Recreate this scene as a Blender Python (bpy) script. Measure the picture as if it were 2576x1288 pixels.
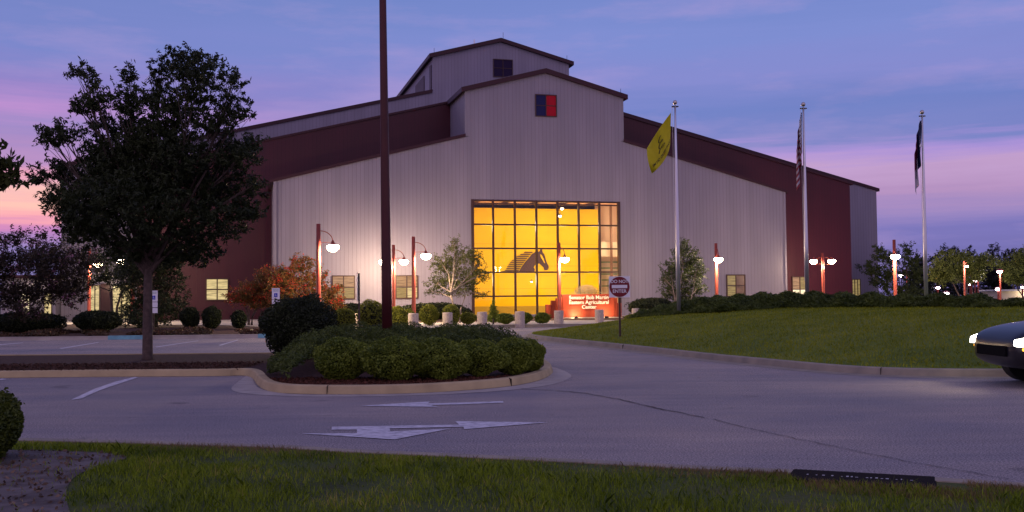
import bpy, bmesh, math, random
import numpy as np
from mathutils import Vector, Matrix
random.seed(7); rng = np.random.default_rng(7)
S = bpy.context.scene
COL = S.collection
for o in list(bpy.data.objects): bpy.data.objects.remove(o)

# ------------------------------------------------------------------ camera
# all picture coordinates below are on a 2576 x 1288 grid and only serve to find real ground positions
FOC = 2560.; CXP = 1288.; CYP = 644.; PIT = math.atan(106/2560); ROL = .009; EYE = 1.6
cd = bpy.data.cameras.new('camera'); cam = bpy.data.objects.new('camera', cd); COL.objects.link(cam)
cd.sensor_fit = 'HORIZONTAL'; cd.angle = 2*math.atan(1288/FOC); cd.clip_start = .1; cd.clip_end = 3000
cam.matrix_world = Matrix.Translation((0, 0, EYE)) @ Matrix.Rotation(math.pi/2+PIT, 4, 'X') @ Matrix.Rotation(-ROL, 4, 'Z')
S.camera = cam
RM = (Matrix.Rotation(math.pi/2+PIT, 3, 'X') @ Matrix.Rotation(-ROL, 3, 'Z'))
def ray(u, v): return RM @ Vector(((u-CXP)/FOC, (CYP-v)/FOC, -1))
def G(u, v, z=0.):
    d = ray(u, v); t = (z-EYE)/d.z; return Vector((d.x*t, d.y*t, z))
def A(u, v, Y):
    d = ray(u, v); t = Y/d.y; return Vector((d.x*t, Y, EYE+d.z*t))

# ------------------------------------------------------------------ view and sky
S.view_settings.view_transform = 'Standard'; S.view_settings.look = 'None'
S.view_settings.exposure = 0; S.view_settings.gamma = 1; S.view_settings.use_curve_mapping = False
S.render.engine = 'CYCLES'
W = bpy.data.worlds.new('World'); S.world = W; W.use_nodes = True
def lin(r, g, b, k=1.0):
    f = lambda c: ((c/255)/12.92 if c/255 <= .04045 else ((c/255+.055)/1.055)**2.4)*k
    return (f(r), f(g), f(b), 1)
def build_sky():
    nt = W.node_tree; n = nt.nodes; l = nt.links; n.clear()
    def N(t, **k):
        x = n.new(t)
        for a, b in k.items(): setattr(x, a, b)
        return x
    def Mt(op, a, b=None, c=None, clamp=False):
        x = N('ShaderNodeMath', operation=op, use_clamp=clamp)
        for i, q in enumerate((a, b, c)):
            if q is None: continue
            if isinstance(q, (int, float)): x.inputs[i].default_value = q
            else: l.new(q, x.inputs[i])
        return x.outputs[0]
    def noise(vec, scale, det, rough=.55):
        mp = N('ShaderNodeMapping'); l.new(vec, mp.inputs[0]); mp.inputs['Scale'].default_value = scale
        x = N('ShaderNodeTexNoise'); l.new(mp.outputs[0], x.inputs['Vector']); x.inputs['Scale'].default_value = 1
        x.inputs['Detail'].default_value = det; x.inputs['Roughness'].default_value = rough; return x.outputs[0]
    def mixc(f, a, b):
        x = N('ShaderNodeMix', data_type='RGBA')
        if isinstance(f, (int, float)): x.inputs['Factor'].default_value = f
        else: l.new(f, x.inputs['Factor'])
        for s, q in (('A', a), ('B', b)):
            i = [z for z in x.inputs if z.name == s and z.type == 'RGBA'][0]
            if isinstance(q, tuple): i.default_value = q
            else: l.new(q, i)
        return [z for z in x.outputs if z.type == 'RGBA'][0]
    def ramp(fac, pts):
        x = N('ShaderNodeValToRGB'); l.new(fac, x.inputs[0]); e = x.color_ramp.elements
        e[0].position = pts[0][0]; e[0].color = pts[0][1]; e[1].position = pts[-1][0]; e[1].color = pts[-1][1]
        for p, c in pts[1:-1]:
            q = e.new(p); q.color = c
        return x.outputs[0]
    tc = N('ShaderNodeTexCoord'); vec = tc.outputs['Generated']
    sp = N('ShaderNodeSeparateXYZ'); l.new(vec, sp.inputs[0]); X, Y, Zz = sp.outputs
    n1 = noise(vec, (3, 3, 30), 4); n2 = noise(vec, (4, 4, 95), 7, .6)
    e = Mt('ADD', Zz, Mt('MULTIPLY', Mt('SUBTRACT', n1, .5), .035))
    e = Mt('ADD', e, Mt('MULTIPLY', Mt('SUBTRACT', n2, .5), .042))
    def P(v): return (750-v)/2560*1.0
    L = ramp(e, [(0, lin(105, 92, 165)), (.03, lin(126, 118, 178)), (P(625), lin(150, 130, 192)), (P(585), lin(205, 130, 190)),
                 (P(555), lin(250, 165, 175)), (P(515), lin(255, 196, 178)), (P(470), lin(238, 160, 182)), (P(430), lin(186, 140, 192)),
                 (P(360), lin(160, 136, 198)), (P(320), lin(186, 140, 205)), (P(260), lin(145, 128, 198)), (P(170), lin(118, 130, 200)),
                 (P(0), lin(106, 126, 192)), (.6, lin(84, 100, 165)), (1, lin(78, 92, 165))])
    Rr = ramp(e, [(0, lin(100, 92, 155)), (.03, lin(112, 106, 172)), (P(610), lin(120, 114, 184)), (P(560), lin(150, 130, 190)),
                 (P(500), lin(178, 142, 190)), (P(440), lin(190, 154, 200)), (P(405), lin(165, 140, 212)), (P(370), lin(118, 128, 196)),
                 (P(300), lin(108, 126, 196)), (P(215), lin(128, 134, 204)), (P(120), lin(120, 136, 206)), (P(0), lin(108, 130, 200)),
                 (.6, lin(84, 100, 165)), (1, lin(78, 92, 165))])
    f = Mt('DIVIDE', Mt('ADD', X, .42), .5, clamp=True)
    base = mixc(f, L, Rr)
    # thin drifting cloud streaks catching the last pink light
    c1 = noise(vec, (4.5, 4.5, 22), 7, .6)
    m1 = Mt('MULTIPLY', Mt('SUBTRACT', c1, .5), 4.0, clamp=True)
    base = mixc(Mt('MULTIPLY', m1, .38), base, lin(195, 160, 212))
    c2 = noise(vec, (2.6, 2.6, 16), 6, .55)
    m2 = Mt('MULTIPLY', Mt('SUBTRACT', c2, .53), 5.0, clamp=True)
    base = mixc(Mt('MULTIPLY', m2, .16), base, lin(90, 104, 175))
    # the brighter open sky behind and above the viewer lights the front of the building
    back = Mt('DIVIDE', Mt('SUBTRACT', .45, Y), 1.1, clamp=True)
    base = mixc(Mt('MULTIPLY', back, .8), base, lin(178, 154, 186))
    gain = Mt('ADD', 1.04, Mt('MULTIPLY', back, .45))
    hs = N('ShaderNodeHueSaturation'); hs.inputs['Saturation'].default_value = .96; l.new(base, hs.inputs['Color']); base = hs.outputs[0]
    bg = N('ShaderNodeBackground'); l.new(base, bg.inputs[0]); l.new(gain, bg.inputs[1])
    out = N('ShaderNodeOutputWorld'); l.new(bg.outputs[0], out.inputs[0])
build_sky()
sd = bpy.data.lights.new('sun', 'SUN'); sd.energy = .05; sd.angle = math.radians(25); sd.color = (1, .68, .72)
so = bpy.data.objects.new('sun', sd); COL.objects.link(so); so.rotation_euler = (math.radians(72), 0, math.radians(-35))

# ------------------------------------------------------------------ helpers
def tag(o, label=None, cat=None, group=None, kind=None):
    if label: o['label'] = label
    if cat: o['category'] = cat
    if group: o['group'] = group
    if kind: o['kind'] = kind
    return o
def empty(name, loc=(0, 0, 0), rz=0, label=None, cat=None, group=None):
    o = bpy.data.objects.new(name, None); COL.objects.link(o); o.location = loc; o.rotation_euler = (0, 0, rz)
    o.empty_display_size = .3
    return tag(o, label, cat, group)
def raw(name, verts, faces, mat, parent=None, smooth=False, mats=None, mi=None):
    me = bpy.data.meshes.new(name); me.from_pydata([tuple(v) for v in verts], [], faces); me.update()
    for m in (mats or [mat]): me.materials.append(m)
    if mi is not None: me.polygons.foreach_set('material_index', mi)
    if smooth: me.polygons.foreach_set('use_smooth', [True]*len(me.polygons))
    o = bpy.data.objects.new(name, me); COL.objects.link(o)
    if parent: o.parent = parent
    return o
def quads(name, V, mat, parent=None, n=4):
    """V: (N*n,3) numpy, n-gons in order"""
    me = bpy.data.meshes.new(name); N = len(V)//n
    me.vertices.add(len(V)); me.vertices.foreach_set('co', np.asarray(V, np.float32).ravel())
    me.loops.add(N*n); me.loops.foreach_set('vertex_index', np.arange(N*n, dtype=np.int32))
    me.polygons.add(N); me.polygons.foreach_set('loop_start', np.arange(0, N*n, n, dtype=np.int32))
    me.polygons.foreach_set('loop_total', np.full(N, n, np.int32)) if bpy.app.version < (4, 0) else None
    me.update(calc_edges=True); me.materials.append(mat)
    o = bpy.data.objects.new(name, me); COL.objects.link(o)
    if parent: o.parent = parent
    return o
class MB:
    def __init__(s): s.v = []; s.f = []
    def add(s, v, f):
        k = len(s.v); s.v += [tuple(x) for x in v]; s.f += [tuple(i+k for i in q) for q in f]; return s
    def box(s, x0, x1, y0, y1, z0, z1, M=None):
        v = [Vector((x, y, z)) for z in (z0, z1) for y in (y0, y1) for x in (x0, x1)]
        if M: v = [M @ q for q in v]
        return s.add(v, [(0, 2, 3, 1), (4, 5, 7, 6), (0, 1, 5, 4), (2, 6, 7, 3), (0, 4, 6, 2), (1, 3, 7, 5)])
    def prism(s, pts, y0, y1):     # outline in x,z pulled along y
        n = len(pts); v = [(x, y0, z) for x, z in pts]+[(x, y1, z) for x, z in pts]
        f = [tuple(range(n)), tuple(range(2*n-1, n-1, -1))]+[(i, i+n, (i+1) % n+n, (i+1) % n) for i in range(n)]
        return s.add(v, f)
    def slab(s, pts, z0, z1):      # outline in x,y pulled along z
        n = len(pts); v = [(p[0], p[1], z0) for p in pts]+[(p[0], p[1], z1) for p in pts]
        f = [tuple(range(n-1, -1, -1)), tuple(range(n, 2*n))]+[(i, (i+1) % n, (i+1) % n+n, i+n) for i in range(n)]
        return s.add(v, f)
    def tube(s, path, rad, n=8, cap=True):
        path = [Vector(p) for p in path]; k0 = len(s.v); m = len(path)
        if not hasattr(rad, '__len__'): rad = [rad]*m
        for i, p in enumerate(path):
            t = (path[min(i+1, m-1)]-path[max(i-1, 0)]).normalized()
            a = t.cross(Vector((0, 0, 1)) if abs(t.z) < .95 else Vector((1, 0, 0))).normalized(); b = t.cross(a)
            for j in range(n):
                q = 2*math.pi*j/n; s.v.append(tuple(p+(a*math.cos(q)+b*math.sin(q))*rad[i]))
        for i in range(m-1):
            for j in range(n):
                s.f.append((k0+i*n+j, k0+i*n+(j+1) % n, k0+(i+1)*n+(j+1) % n, k0+(i+1)*n+j))
        if cap: s.f.append(tuple(k0+j for j in range(n))[::-1]); s.f.append(tuple(k0+(m-1)*n+j for j in range(n)))
        return s
    def lathe(s, prof, c=(0, 0, 0), n=20, close=True):
        k0 = len(s.v)
        for r, z in prof:
            for j in range(n):
                q = 2*math.pi*j/n; s.v.append((c[0]+r*math.cos(q), c[1]+r*math.sin(q), c[2]+z))
        for i in range(len(prof)-1):
            for j in range(n): s.f.append((k0+i*n+j, k0+i*n+(j+1) % n, k0+(i+1)*n+(j+1) % n, k0+(i+1)*n+j))
        if close: s.f.append(tuple(k0+j for j in range(n))[::-1]); s.f.append(tuple(k0+(len(prof)-1)*n+j for j in range(n)))
        return s
    def build(s, name, mat, parent=None, smooth=False, bevel=0):
        o = raw(name, s.v, s.f, mat, parent, smooth)
        if bevel:
            b = o.modifiers.new('b', 'BEVEL'); b.width = bevel; b.segments = 2; b.limit_method = 'ANGLE'
        return o

# ------------------------------------------------------------------ materials
def mat(name, col, rough=.7, metal=0, noise=None, bump=None, emit=None, spec=.3):
    """noise=(scale, darker colour, lo, hi) mottling; bump=(scale, strength)"""
    m = bpy.data.materials.new(name); m.use_nodes = True; nt = m.node_tree; n = nt.nodes; l = nt.links
    b = n['Principled BSDF']; b.inputs['Base Color'].default_value = (*col, 1); b.inputs['Roughness'].default_value = rough
    b.inputs['Metallic'].default_value = metal; b.inputs['Specular IOR Level'].default_value = spec
    tc = n.new('ShaderNodeTexCoord')
    if noise:
        t = n.new('ShaderNodeTexNoise'); t.inputs['Scale'].default_value = noise[0]; t.inputs['Detail'].default_value = 6
        l.new(tc.outputs['Object'], t.inputs['Vector'])
        r = n.new('ShaderNodeValToRGB'); r.color_ramp.elements[0].position = noise[2]; r.color_ramp.elements[1].position = noise[3]
        r.color_ramp.elements[0].color = (*noise[1], 1); r.color_ramp.elements[1].color = (*col, 1)
        l.new(t.outputs[0], r.inputs[0]); l.new(r.outputs[0], b.inputs['Base Color'])
    if bump:
        t = n.new('ShaderNodeTexNoise'); t.inputs['Scale'].default_value = bump[0]; t.inputs['Detail'].default_value = 5
        l.new(tc.outputs['Object'], t.inputs['Vector'])
        bb = n.new('ShaderNodeBump'); bb.inputs['Strength'].default_value = bump[1]; bb.inputs['Distance'].default_value = .02
        l.new(t.outputs[0], bb.inputs['Height']); l.new(bb.outputs[0], b.inputs['Normal'])
    if emit:
        b.inputs['Emission Color'].default_value = (*emit[0], 1); b.inputs['Emission Strength'].default_value = emit[1]
    return m
def ribbed(name, col, groove, pitch=.3, wide=.1):
    """metal siding: vertical ribs every `pitch` metres along local x and y, faint panel to panel variation"""
    m = mat(name, col, .5, 0, spec=.35); nt = m.node_tree; n = nt.nodes; l = nt.links; b = n['Principled BSDF']
    tc = [x for x in n if x.type == 'TEX_COORD'][0]
    sp = n.new('ShaderNodeSeparateXYZ'); l.new(tc.outputs['Object'], sp.inputs[0])
    ad = n.new('ShaderNodeMath'); ad.operation = 'ADD'; l.new(sp.outputs[0], ad.inputs[0]); l.new(sp.outputs[1], ad.inputs[1])
    dv = n.new('ShaderNodeMath'); dv.operation = 'DIVIDE'; l.new(ad.outputs[0], dv.inputs[0]); dv.inputs[1].default_value = pitch
    fr = n.new('ShaderNodeMath'); fr.operation = 'FRACT'; l.new(dv.outputs[0], fr.inputs[0])
    r = n.new('ShaderNodeValToRGB'); e = r.color_ramp.elements
    e[0].position = 0; e[0].color = (0, 0, 0, 1); e[1].position = wide; e[1].color = (1, 1, 1, 1)
    q = e.new(wide*.45); q.color = (0, 0, 0, 1)
    l.new(fr.outputs[0], r.inputs[0])
    mp = n.new('ShaderNodeMapping'); l.new(tc.outputs['Object'], mp.inputs[0]); mp.inputs['Scale'].default_value = (1.1, 1.1, .12)
    t = n.new('ShaderNodeTexNoise'); l.new(mp.outputs[0], t.inputs['Vector']); t.inputs['Scale'].default_value = 1; t.inputs['Detail'].default_value = 8
    r2 = n.new('ShaderNodeValToRGB'); r2.color_ramp.elements[0].position = .3; r2.color_ramp.elements[1].position = .7
    r2.color_ramp.elements[0].color = tuple(c*.86 for c in col)+(1,); r2.color_ramp.elements[1].color = tuple(min(1, c*1.06) for c in col)+(1,)
    l.new(t.outputs[0], r2.inputs[0])
    mx = n.new('ShaderNodeMix'); mx.data_type = 'RGBA'; l.new(r.outputs[0], mx.inputs['Factor'])
    ia = [z for z in mx.inputs if z.name == 'A' and z.type == 'RGBA'][0]; ib = [z for z in mx.inputs if z.name == 'B' and z.type == 'RGBA'][0]
    ia.default_value = (*groove, 1); l.new(r2.outputs[0], ib)
    l.new([z for z in mx.outputs if z.type == 'RGBA'][0], b.inputs['Base Color'])
    bb = n.new('ShaderNodeBump'); bb.inputs['Strength'].default_value = .25; bb.inputs['Distance'].default_value = .02
    l.new(r.outputs[0], bb.inputs['Height']); l.new(bb.outputs[0], b.inputs['Normal'])
    return m
def leafmat(name, c1, c2, tr=.25, scale=2.5, c3=None, cpos=.78):
    m = bpy.data.materials.new(name); m.use_nodes = True; nt = m.node_tree; n = nt.nodes; l = nt.links
    b = n['Principled BSDF']; b.inputs['Roughness'].default_value = .55; b.inputs['Specular IOR Level'].default_value = .25
    g = n.new('ShaderNodeNewGeometry'); tc = n.new('ShaderNodeTexCoord')
    t = n.new('ShaderNodeTexNoise'); t.inputs['Scale'].default_value = scale; t.inputs['Detail'].default_value = 3
    l.new(tc.outputs['Object'], t.inputs['Vector'])
    a = n.new('ShaderNodeMath'); a.operation = 'MULTIPLY_ADD'; l.new(g.outputs['Random Per Island'], a.inputs[0]); a.inputs[1].default_value = .55
    s = n.new('ShaderNodeMath'); s.operation = 'MULTIPLY_ADD'; l.new(t.outputs[0], s.inputs[0]); s.inputs[1].default_value = 1.3; s.inputs[2].default_value = -.45
    l.new(s.outputs[0], a.inputs[2])
    r = n.new('ShaderNodeValToRGB'); r.color_ramp.elements[0].color = (*c1, 1); r.color_ramp.elements[1].color = (*c2, 1)
    r.color_ramp.elements[0].position = .1; r.color_ramp.elements[1].position = .9
    if c3:
        q = r.color_ramp.elements.new(cpos); q.color = (*c2, 1); r.color_ramp.elements[-1].color = (*c3, 1)
        r.color_ramp.elements[-1].position = cpos+.05
    l.new(a.outputs[0], r.inputs[0]); l.new(r.outputs[0], b.inputs['Base Color'])
    tl = n.new('ShaderNodeBsdfTranslucent'); l.new(r.outputs[0], tl.inputs[0])
    mx = n.new('ShaderNodeMixShader'); mx.inputs[0].default_value = tr
    l.new(b.outputs[0], mx.inputs[1]); l.new(tl.outputs[0], mx.inputs[2]); l.new(mx.outputs[0], n['Material Output'].inputs[0])
    return m
def emat(name, col, k):
    m = bpy.data.materials.new(name); m.use_nodes = True; nt = m.node_tree; n = nt.nodes; n.clear()
    e = n.new('ShaderNodeEmission'); e.inputs[0].default_value = (*col, 1); e.inputs[1].default_value = k
    o = n.new('ShaderNodeOutputMaterial'); nt.links.new(e.outputs[0], o.inputs[0]); return m

WALL = ribbed('pale_siding', (.208, .19, .252), (.135, .122, .163), wide=.11)
MAROON = ribbed('maroon_siding', (.042, .0024, .011), (.028, .002, .007))
TRIM = mat('maroon_trim', (.030, .006, .013), .5)
ROOF = ribbed('roof_metal', (.20, .20, .23), (.1, .1, .12), .6)
FRAME = mat('dark_frame', (.045, .02, .018), .45)
CONC = mat('concrete', (.46, .42, .36), .9, noise=(1.6, (.32, .29, .25), .3, .75), bump=(30, .3))
CONCG = mat('kerb_concrete', (.36, .31, .23), .9, noise=(2.2, (.20, .185, .155), .25, .75), bump=(40, .4))
BOLL = mat('aggregate_concrete', (.58, .50, .40), .9, noise=(25, (.38, .32, .26), .35, .6), bump=(60, .5))
MULCH = mat('mulch', (.075, .035, .025), 1, noise=(14, (.02, .01, .008), .35, .65), bump=(30, 1))
REDP = mat('red_pole', (.25, .05, .035), .45, noise=(3, (.18, .033, .025), .3, .7))
REDD = mat('dark_red_pole', (.075, .014, .015), .5, noise=(1.2, (.05, .01, .011), .3, .7))
BULB = emat('lamp_glass', (1, .78, .5), 60)
BULBP = emat('lamp_glass_cool', (1, .8, .85), 40)
ALU = mat('aluminium', (.62, .62, .66), .32, .75)
GOLD = mat('ball_metal', (.5, .45, .4), .25, .9)
WHITE = mat('white_paint', (.72, .72, .74), .7)
ROADP = mat('road_paint', (.62, .61, .63), .8, noise=(9, (.30, .29, .31), .28, .56))
BLACK = mat('black_metal', (.02, .02, .022), .5)
BARK = mat('bark', (.12, .085, .07), .9, noise=(9, (.055, .04, .035), .3, .7), bump=(25, .8))
BIRCH = mat('birch_bark', (.20, .16, .13), .85, noise=(8, (.09, .065, .055), .35, .6))
SIGNR = mat('sign_red', (.36, .055, .02), .6, noise=(3, (.28, .04, .018), .3, .7))
LETTER = mat('sign_letters', (.85, .8, .66), .5)
YEL = mat('yellow_wall', (.84, .54, .004), .8)
BEIGE = mat('beige_wall', (.62, .46, .34), .8)

def asphalt():
    m = mat('asphalt', (.2, .2, .2), .85, spec=.3); nt = m.node_tree; n = nt.nodes; l = nt.links; b = n['Principled BSDF']
    tc = [x for x in n if x.type == 'TEX_COORD'][0]
    def nz(s, d, rg=.6, sc=None):
        v = tc.outputs['Object']
        if sc: mp = n.new('ShaderNodeMapping'); l.new(v, mp.inputs[0]); mp.inputs['Scale'].default_value = sc; v = mp.outputs[0]
        t = n.new('ShaderNodeTexNoise'); t.inputs['Scale'].default_value = s; t.inputs['Detail'].default_value = d; t.inputs['Roughness'].default_value = rg
        l.new(v, t.inputs['Vector']); return t.outputs[0]
    def rp(f, lo, hi, a, c):
        r = n.new('ShaderNodeValToRGB'); r.color_ramp.elements[0].position = lo; r.color_ramp.elements[1].position = hi
        r.color_ramp.elements[0].color = (*a, 1); r.color_ramp.elements[1].color = (*c, 1); l.new(f, r.inputs[0]); return r.outputs[0]
    def mul(a, c):
        x = n.new('ShaderNodeMix'); x.data_type = 'RGBA'; x.blend_type = 'MULTIPLY'; x.inputs['Factor'].default_value = 1
        l.new(a, [z for z in x.inputs if z.name == 'A' and z.type == 'RGBA'][0]); l.new(c, [z for z in x.inputs if z.name == 'B' and z.type == 'RGBA'][0])
        return [z for z in x.outputs if z.type == 'RGBA'][0]
    grain = rp(nz(50, 3, .85), .40, .62, (.10, .10, .105), (.58, .545, .49))
    patch = rp(nz(.22, 6, .62, (.7, 1.1, 1)), .3, .7, (.58, .61, .74), (1.22, 1.08, .98))
    wear = rp(nz(1.0, 6, .65, (.25, 2.2, 1)), .3, .72, (.84, .84, .86), (1.06, 1.05, 1.04))
    c = mul(mul(grain, patch), wear)
    c = mul(c, rp(nz(.9, 3, .5), .27, .33, (.66, .66, .68), (1, 1, 1)))
    c = mul(c, rp(nz(3.1, 2, .5), .22, .27, (.6, .6, .6), (1, 1, 1)))
    l.new(c, b.inputs['Base Color'])
    bb = n.new('ShaderNodeBump'); bb.inputs['Strength'].default_value = .6; bb.inputs['Distance'].default_value = .01
    l.new(nz(70, 4, .7), bb.inputs['Height']); l.new(bb.outputs[0], b.inputs['Normal'])
    return m
ASPH = asphalt()
def lawn(name, a, c, d):
    m = mat(name, a, .95, bump=(24, 1)); nt = m.node_tree; n = nt.nodes; l = nt.links; b = n['Principled BSDF']
    tc = [x for x in n if x.type == 'TEX_COORD'][0]
    t = n.new('ShaderNodeTexNoise'); t.inputs['Scale'].default_value = .55; t.inputs['Detail'].default_value = 8; t.inputs['Roughness'].default_value = .72
    l.new(tc.outputs['Object'], t.inputs['Vector'])
    r = n.new('ShaderNodeValToRGB'); e = r.color_ramp.elements; e[0].position = .3; e[0].color = (*c, 1); e[1].position = .72; e[1].color = (*d, 1)
    q = e.new(.5); q.color = (*a, 1); l.new(t.outputs[0], r.inputs[0]); l.new(r.outputs[0], b.inputs['Base Color']); return m
LAWN = lawn('lawn', (.11, .155, .010), (.06, .095, .006), (.17, .19, .02))
GRND = lawn('grass_soil', (.06, .085, .012), (.03, .035, .014), (.09, .07, .035))

# ------------------------------------------------------------------ the ground
raw('ground', [(-900, -60, -.012), (900, -60, -.012), (900, 1200, -.012), (-900, 1200, -.012)], [(0, 1, 2, 3)],
    mat('far_ground', (.06, .06, .035), .95, noise=(.05, (.04, .045, .02), .35, .65)))['kind'] = 'structure'
def grid(name, x0, x1, y0, y1, z, m):
    return tag(raw(name, [(x0, y0, z), (x1, y0, z), (x1, y1, z), (x0, y1, z)], [(0, 1, 2, 3)], m), kind='structure')
grid('parking_lot', -70, 75, 6.5, 66, 0, ASPH)

def smooth_line(pts, it=2, closed=False):
    pts = [Vector((p[0], p[1], 0)) for p in pts]
    for _ in range(it):
        q = []; n = len(pts)
        if not closed: q.append(pts[0])
        for i in range(n if closed else n-1):
            a, b = pts[i], pts[(i+1) % n]; q += [a*.75+b*.25, a*.25+b*.75]
        if not closed: q.append(pts[-1])
        pts = q
    return pts
def sweep(name, line, prof, m, closed=False, label=None, z0=0):
    """prof: list of (offset to the left of the walking direction, height)"""
    n = len(line); V = []; Fc = []; k = len(prof)
    for i, p in enumerate(line):
        a = line[(i-1) % n] if (closed or i > 0) else p; b = line[(i+1) % n] if (closed or i < n-1) else p
        t = (b-a).normalized(); nl = Vector((-t.y, t.x, 0))
        for o, h in prof: V.append(p+nl*o+Vector((0, 0, h+z0)))
    for i in range(n if closed else n-1):
        j = (i+1) % n
        for q in range(k-1): Fc.append((i*k+q, j*k+q, j*k+q+1, i*k+q+1))
    o = raw(name, V, Fc, m, smooth=False); return tag(o, kind='structure')
KERB = [(-.42, .004), (0, .006), (.035, .13), (.06, .15), (.19, .15), (.20, .02)]
def inset(line, d, closed=True):
    n = len(line); r = []
    for i, p in enumerate(line):
        t = (line[(i+1) % n]-line[(i-1) % n]).normalized(); r.append(p+Vector((-t.y, t.x, 0))*d)
    return r

# big planted island in the foreground (counter clockwise, kerb to its left)
isl = [G(588, 968), G(632, 978), G(700, 991), G(820, 993), G(1000, 991), G(1150, 984), G(1290, 973), G(1362, 958), G(1392, 943), G(1397, 932),
       G(1380, 918), G(1320, 908), G(1200, 901), G(1000, 897), G(800, 897), G(660, 899), G(560, 905)]
# left median joins the island as one long bed
med = [G(560, 905), G(300, 903), G(0, 905), G(-400, 908), G(-1200, 915), G(-1200, 965), G(-400, 958), G(0, 951), G(300, 948), G(560, 948), G(640, 950)]
NOSE = [G(636, 950), G(648, 972), G(675, 986), G(740, 992), G(900, 993), G(1050, 990), G(1180, 982), G(1290, 972), G(1358, 958), G(1388, 943), G(1393, 931),
        G(1370, 915), G(1300, 906), G(1150, 900), G(900, 898), G(640, 900), G(300, 903), G(0, 905), G(-400, 908), G(-1200, 915), G(-1260, 940),
        G(-1200, 965), G(-400, 958), G(0, 951), G(300, 948), G(560, 947), G(612, 944)]
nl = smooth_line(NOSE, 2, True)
sweep('kerb', nl, [(0, .006), (.035, .13), (.06, .15), (.19, .15), (.20, .02)], mat('warm_lit_kerb_concrete', (.50, .40, .22), .9, noise=(2.2, (.34, .27, .15), .25, .75), bump=(40, .4)), True)  # warm light falling on the island kerb is put into its yellow colour
gut = [G(560, 975), G(580, 985), G(660, 991), G(760, 997), G(900, 998), G(1050, 995), G(1200, 988), G(1320, 980), G(1400, 968), G(1440, 951), G(1436, 938), G(1405, 928), G(1370, 915)]
def strip(name, a, b, z, m):
    n = min(len(a), len(b)); V = [(p.x, p.y, z) for p in a[:n]]+[(p.x, p.y, z) for p in b[:n]]
    return tag(raw(name, V, [(i, i+1, n+i+1, n+i) for i in range(n-1)], m), kind='structure')
GUTM = mat('gutter_concrete', (.44, .40, .34), .9, noise=(3, (.32, .29, .26), .3, .7), bump=(30, .3))
o_line = smooth_line([G(620, 945), G(592, 966), G(578, 979), G(600, 990), G(700, 997), G(820, 999), G(1000, 997), G(1150, 991), G(1290, 982), G(1390, 969), G(1441, 951), G(1432, 938), G(1400, 926)], 2)
i_line = smooth_line([G(640, 945), G(636, 955), G(640, 966), G(652, 980), G(720, 992), G(820, 993.5), G(1000, 992), G(1150, 985), G(1290, 973), G(1358, 959), G(1388, 943), G(1392, 931), G(1384, 922)], 2)
# keep the apron's inner edge just under the kerb
strip('gutter', o_line, [p+(p-q).normalized()*-.05 if False else p for p, q in zip(i_line, o_line)], .005, GUTM)
inn = inset(nl, .19)
me = raw('mulch_bed', [(p.x, p.y, .125) for p in inn], [tuple(range(len(inn)))], MULCH); tag(me, kind='structure')
# a few expansion joints in the island kerb
JM = mat('joint', (.03, .025, .02), 1)

# mound with the flagpoles -------------------------------------------------
front = [(1313, 847), (1353, 855), (1420, 863), (1488, 870), (1638, 887), (1788, 906), (1938, 921), (2088, 936), (2213, 944), (2338, 947.5), (2576, 949), (2900, 949), (3200, 944)]
mf = [G(*p) for p in front]
back = [Vector((62, 30, 0)), Vector((60, 54, 0)), Vector((40, 56.5, 0)), Vector((22, 56.5, 0)), Vector((10, 56, 0)), Vector((5, 53.6, 0)), Vector((2.0, 49, 0))]
ML = smooth_line(mf+back, 2, True)
sweep('kerb', ML, [(-.42, .005), (0, .007), (.035, .13), (.06, .15), (.19, .15), (.20, .02)], CONCG, True)
MP = np.array([(p.x, p.y) for p in inset(ML, .18)])
def inside(P, x, y):
    r = np.zeros(np.shape(x), bool); n = len(P)
    for i in range(n):
        x1, y1 = P[i]; x2, y2 = P[(i+1) % n]
        c = ((y1 > y) != (y2 > y)) & (x < (x2-x1)*(y-y1)/((y2-y1) if y2 != y1 else 1e-9)+x1); r ^= c
    return r
def edist(P, x, y):
    d = np.full(np.shape(x), 1e9)
    for i in range(len(P)):
        a = P[i]; b = P[(i+1) % len(P)]; ab = b-a; L2 = max((ab**2).sum(), 1e-9)
        t = np.clip(((x-a[0])*ab[0]+(y-a[1])*ab[1])/L2, 0, 1); d = np.minimum(d, np.hypot(x-a[0]-t*ab[0], y-a[1]-t*ab[1]))
    return d
def mound(x, y):
    x = np.asarray(x, float); y = np.asarray(y, float); d = edist(MP, x, y)
    h = .14+1.19*(1-np.exp(-(d/6.4)**1.25))
    return np.where(inside(MP, x, y), h, 0.)
def build_mound():
    st = .55; xs = np.arange(-1, 64, st); ys = np.arange(18, 66, st); XX, YY = np.meshgrid(xs, ys)
    ins = inside(MP, XX, YY) & (edist(MP, XX, YY) > .25); bm = bmesh.new()
    pts = [(x, y) for x, y in zip(XX[ins], YY[ins])]
    from mathutils.geometry import delaunay_2d_cdt
    ring = []
    for i in range(len(MP)):
        a = MP[i]; b = MP[(i+1) % len(MP)]; k = max(1, int(np.hypot(*(b-a))/.6)); ring += [tuple(a+(b-a)*j/k) for j in range(k)]
    allp = [Vector(p) for p in ring+pts]; n = len(ring)
    r = delaunay_2d_cdt(allp, [(i, (i+1) % n) for i in range(n)], [], 1, 1e-5)
    vx = np.array([p.x for p in r[0]]); vy = np.array([p.y for p in r[0]]); d = edist(MP, vx, vy)
    h = .14+1.19*(1-np.exp(-(d/6.4)**1.25))
    return tag(raw('lawn', list(zip(vx, vy, h)), [tuple(f) for f in r[2]], LAWN, smooth=True), kind='structure')
build_mound()
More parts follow.
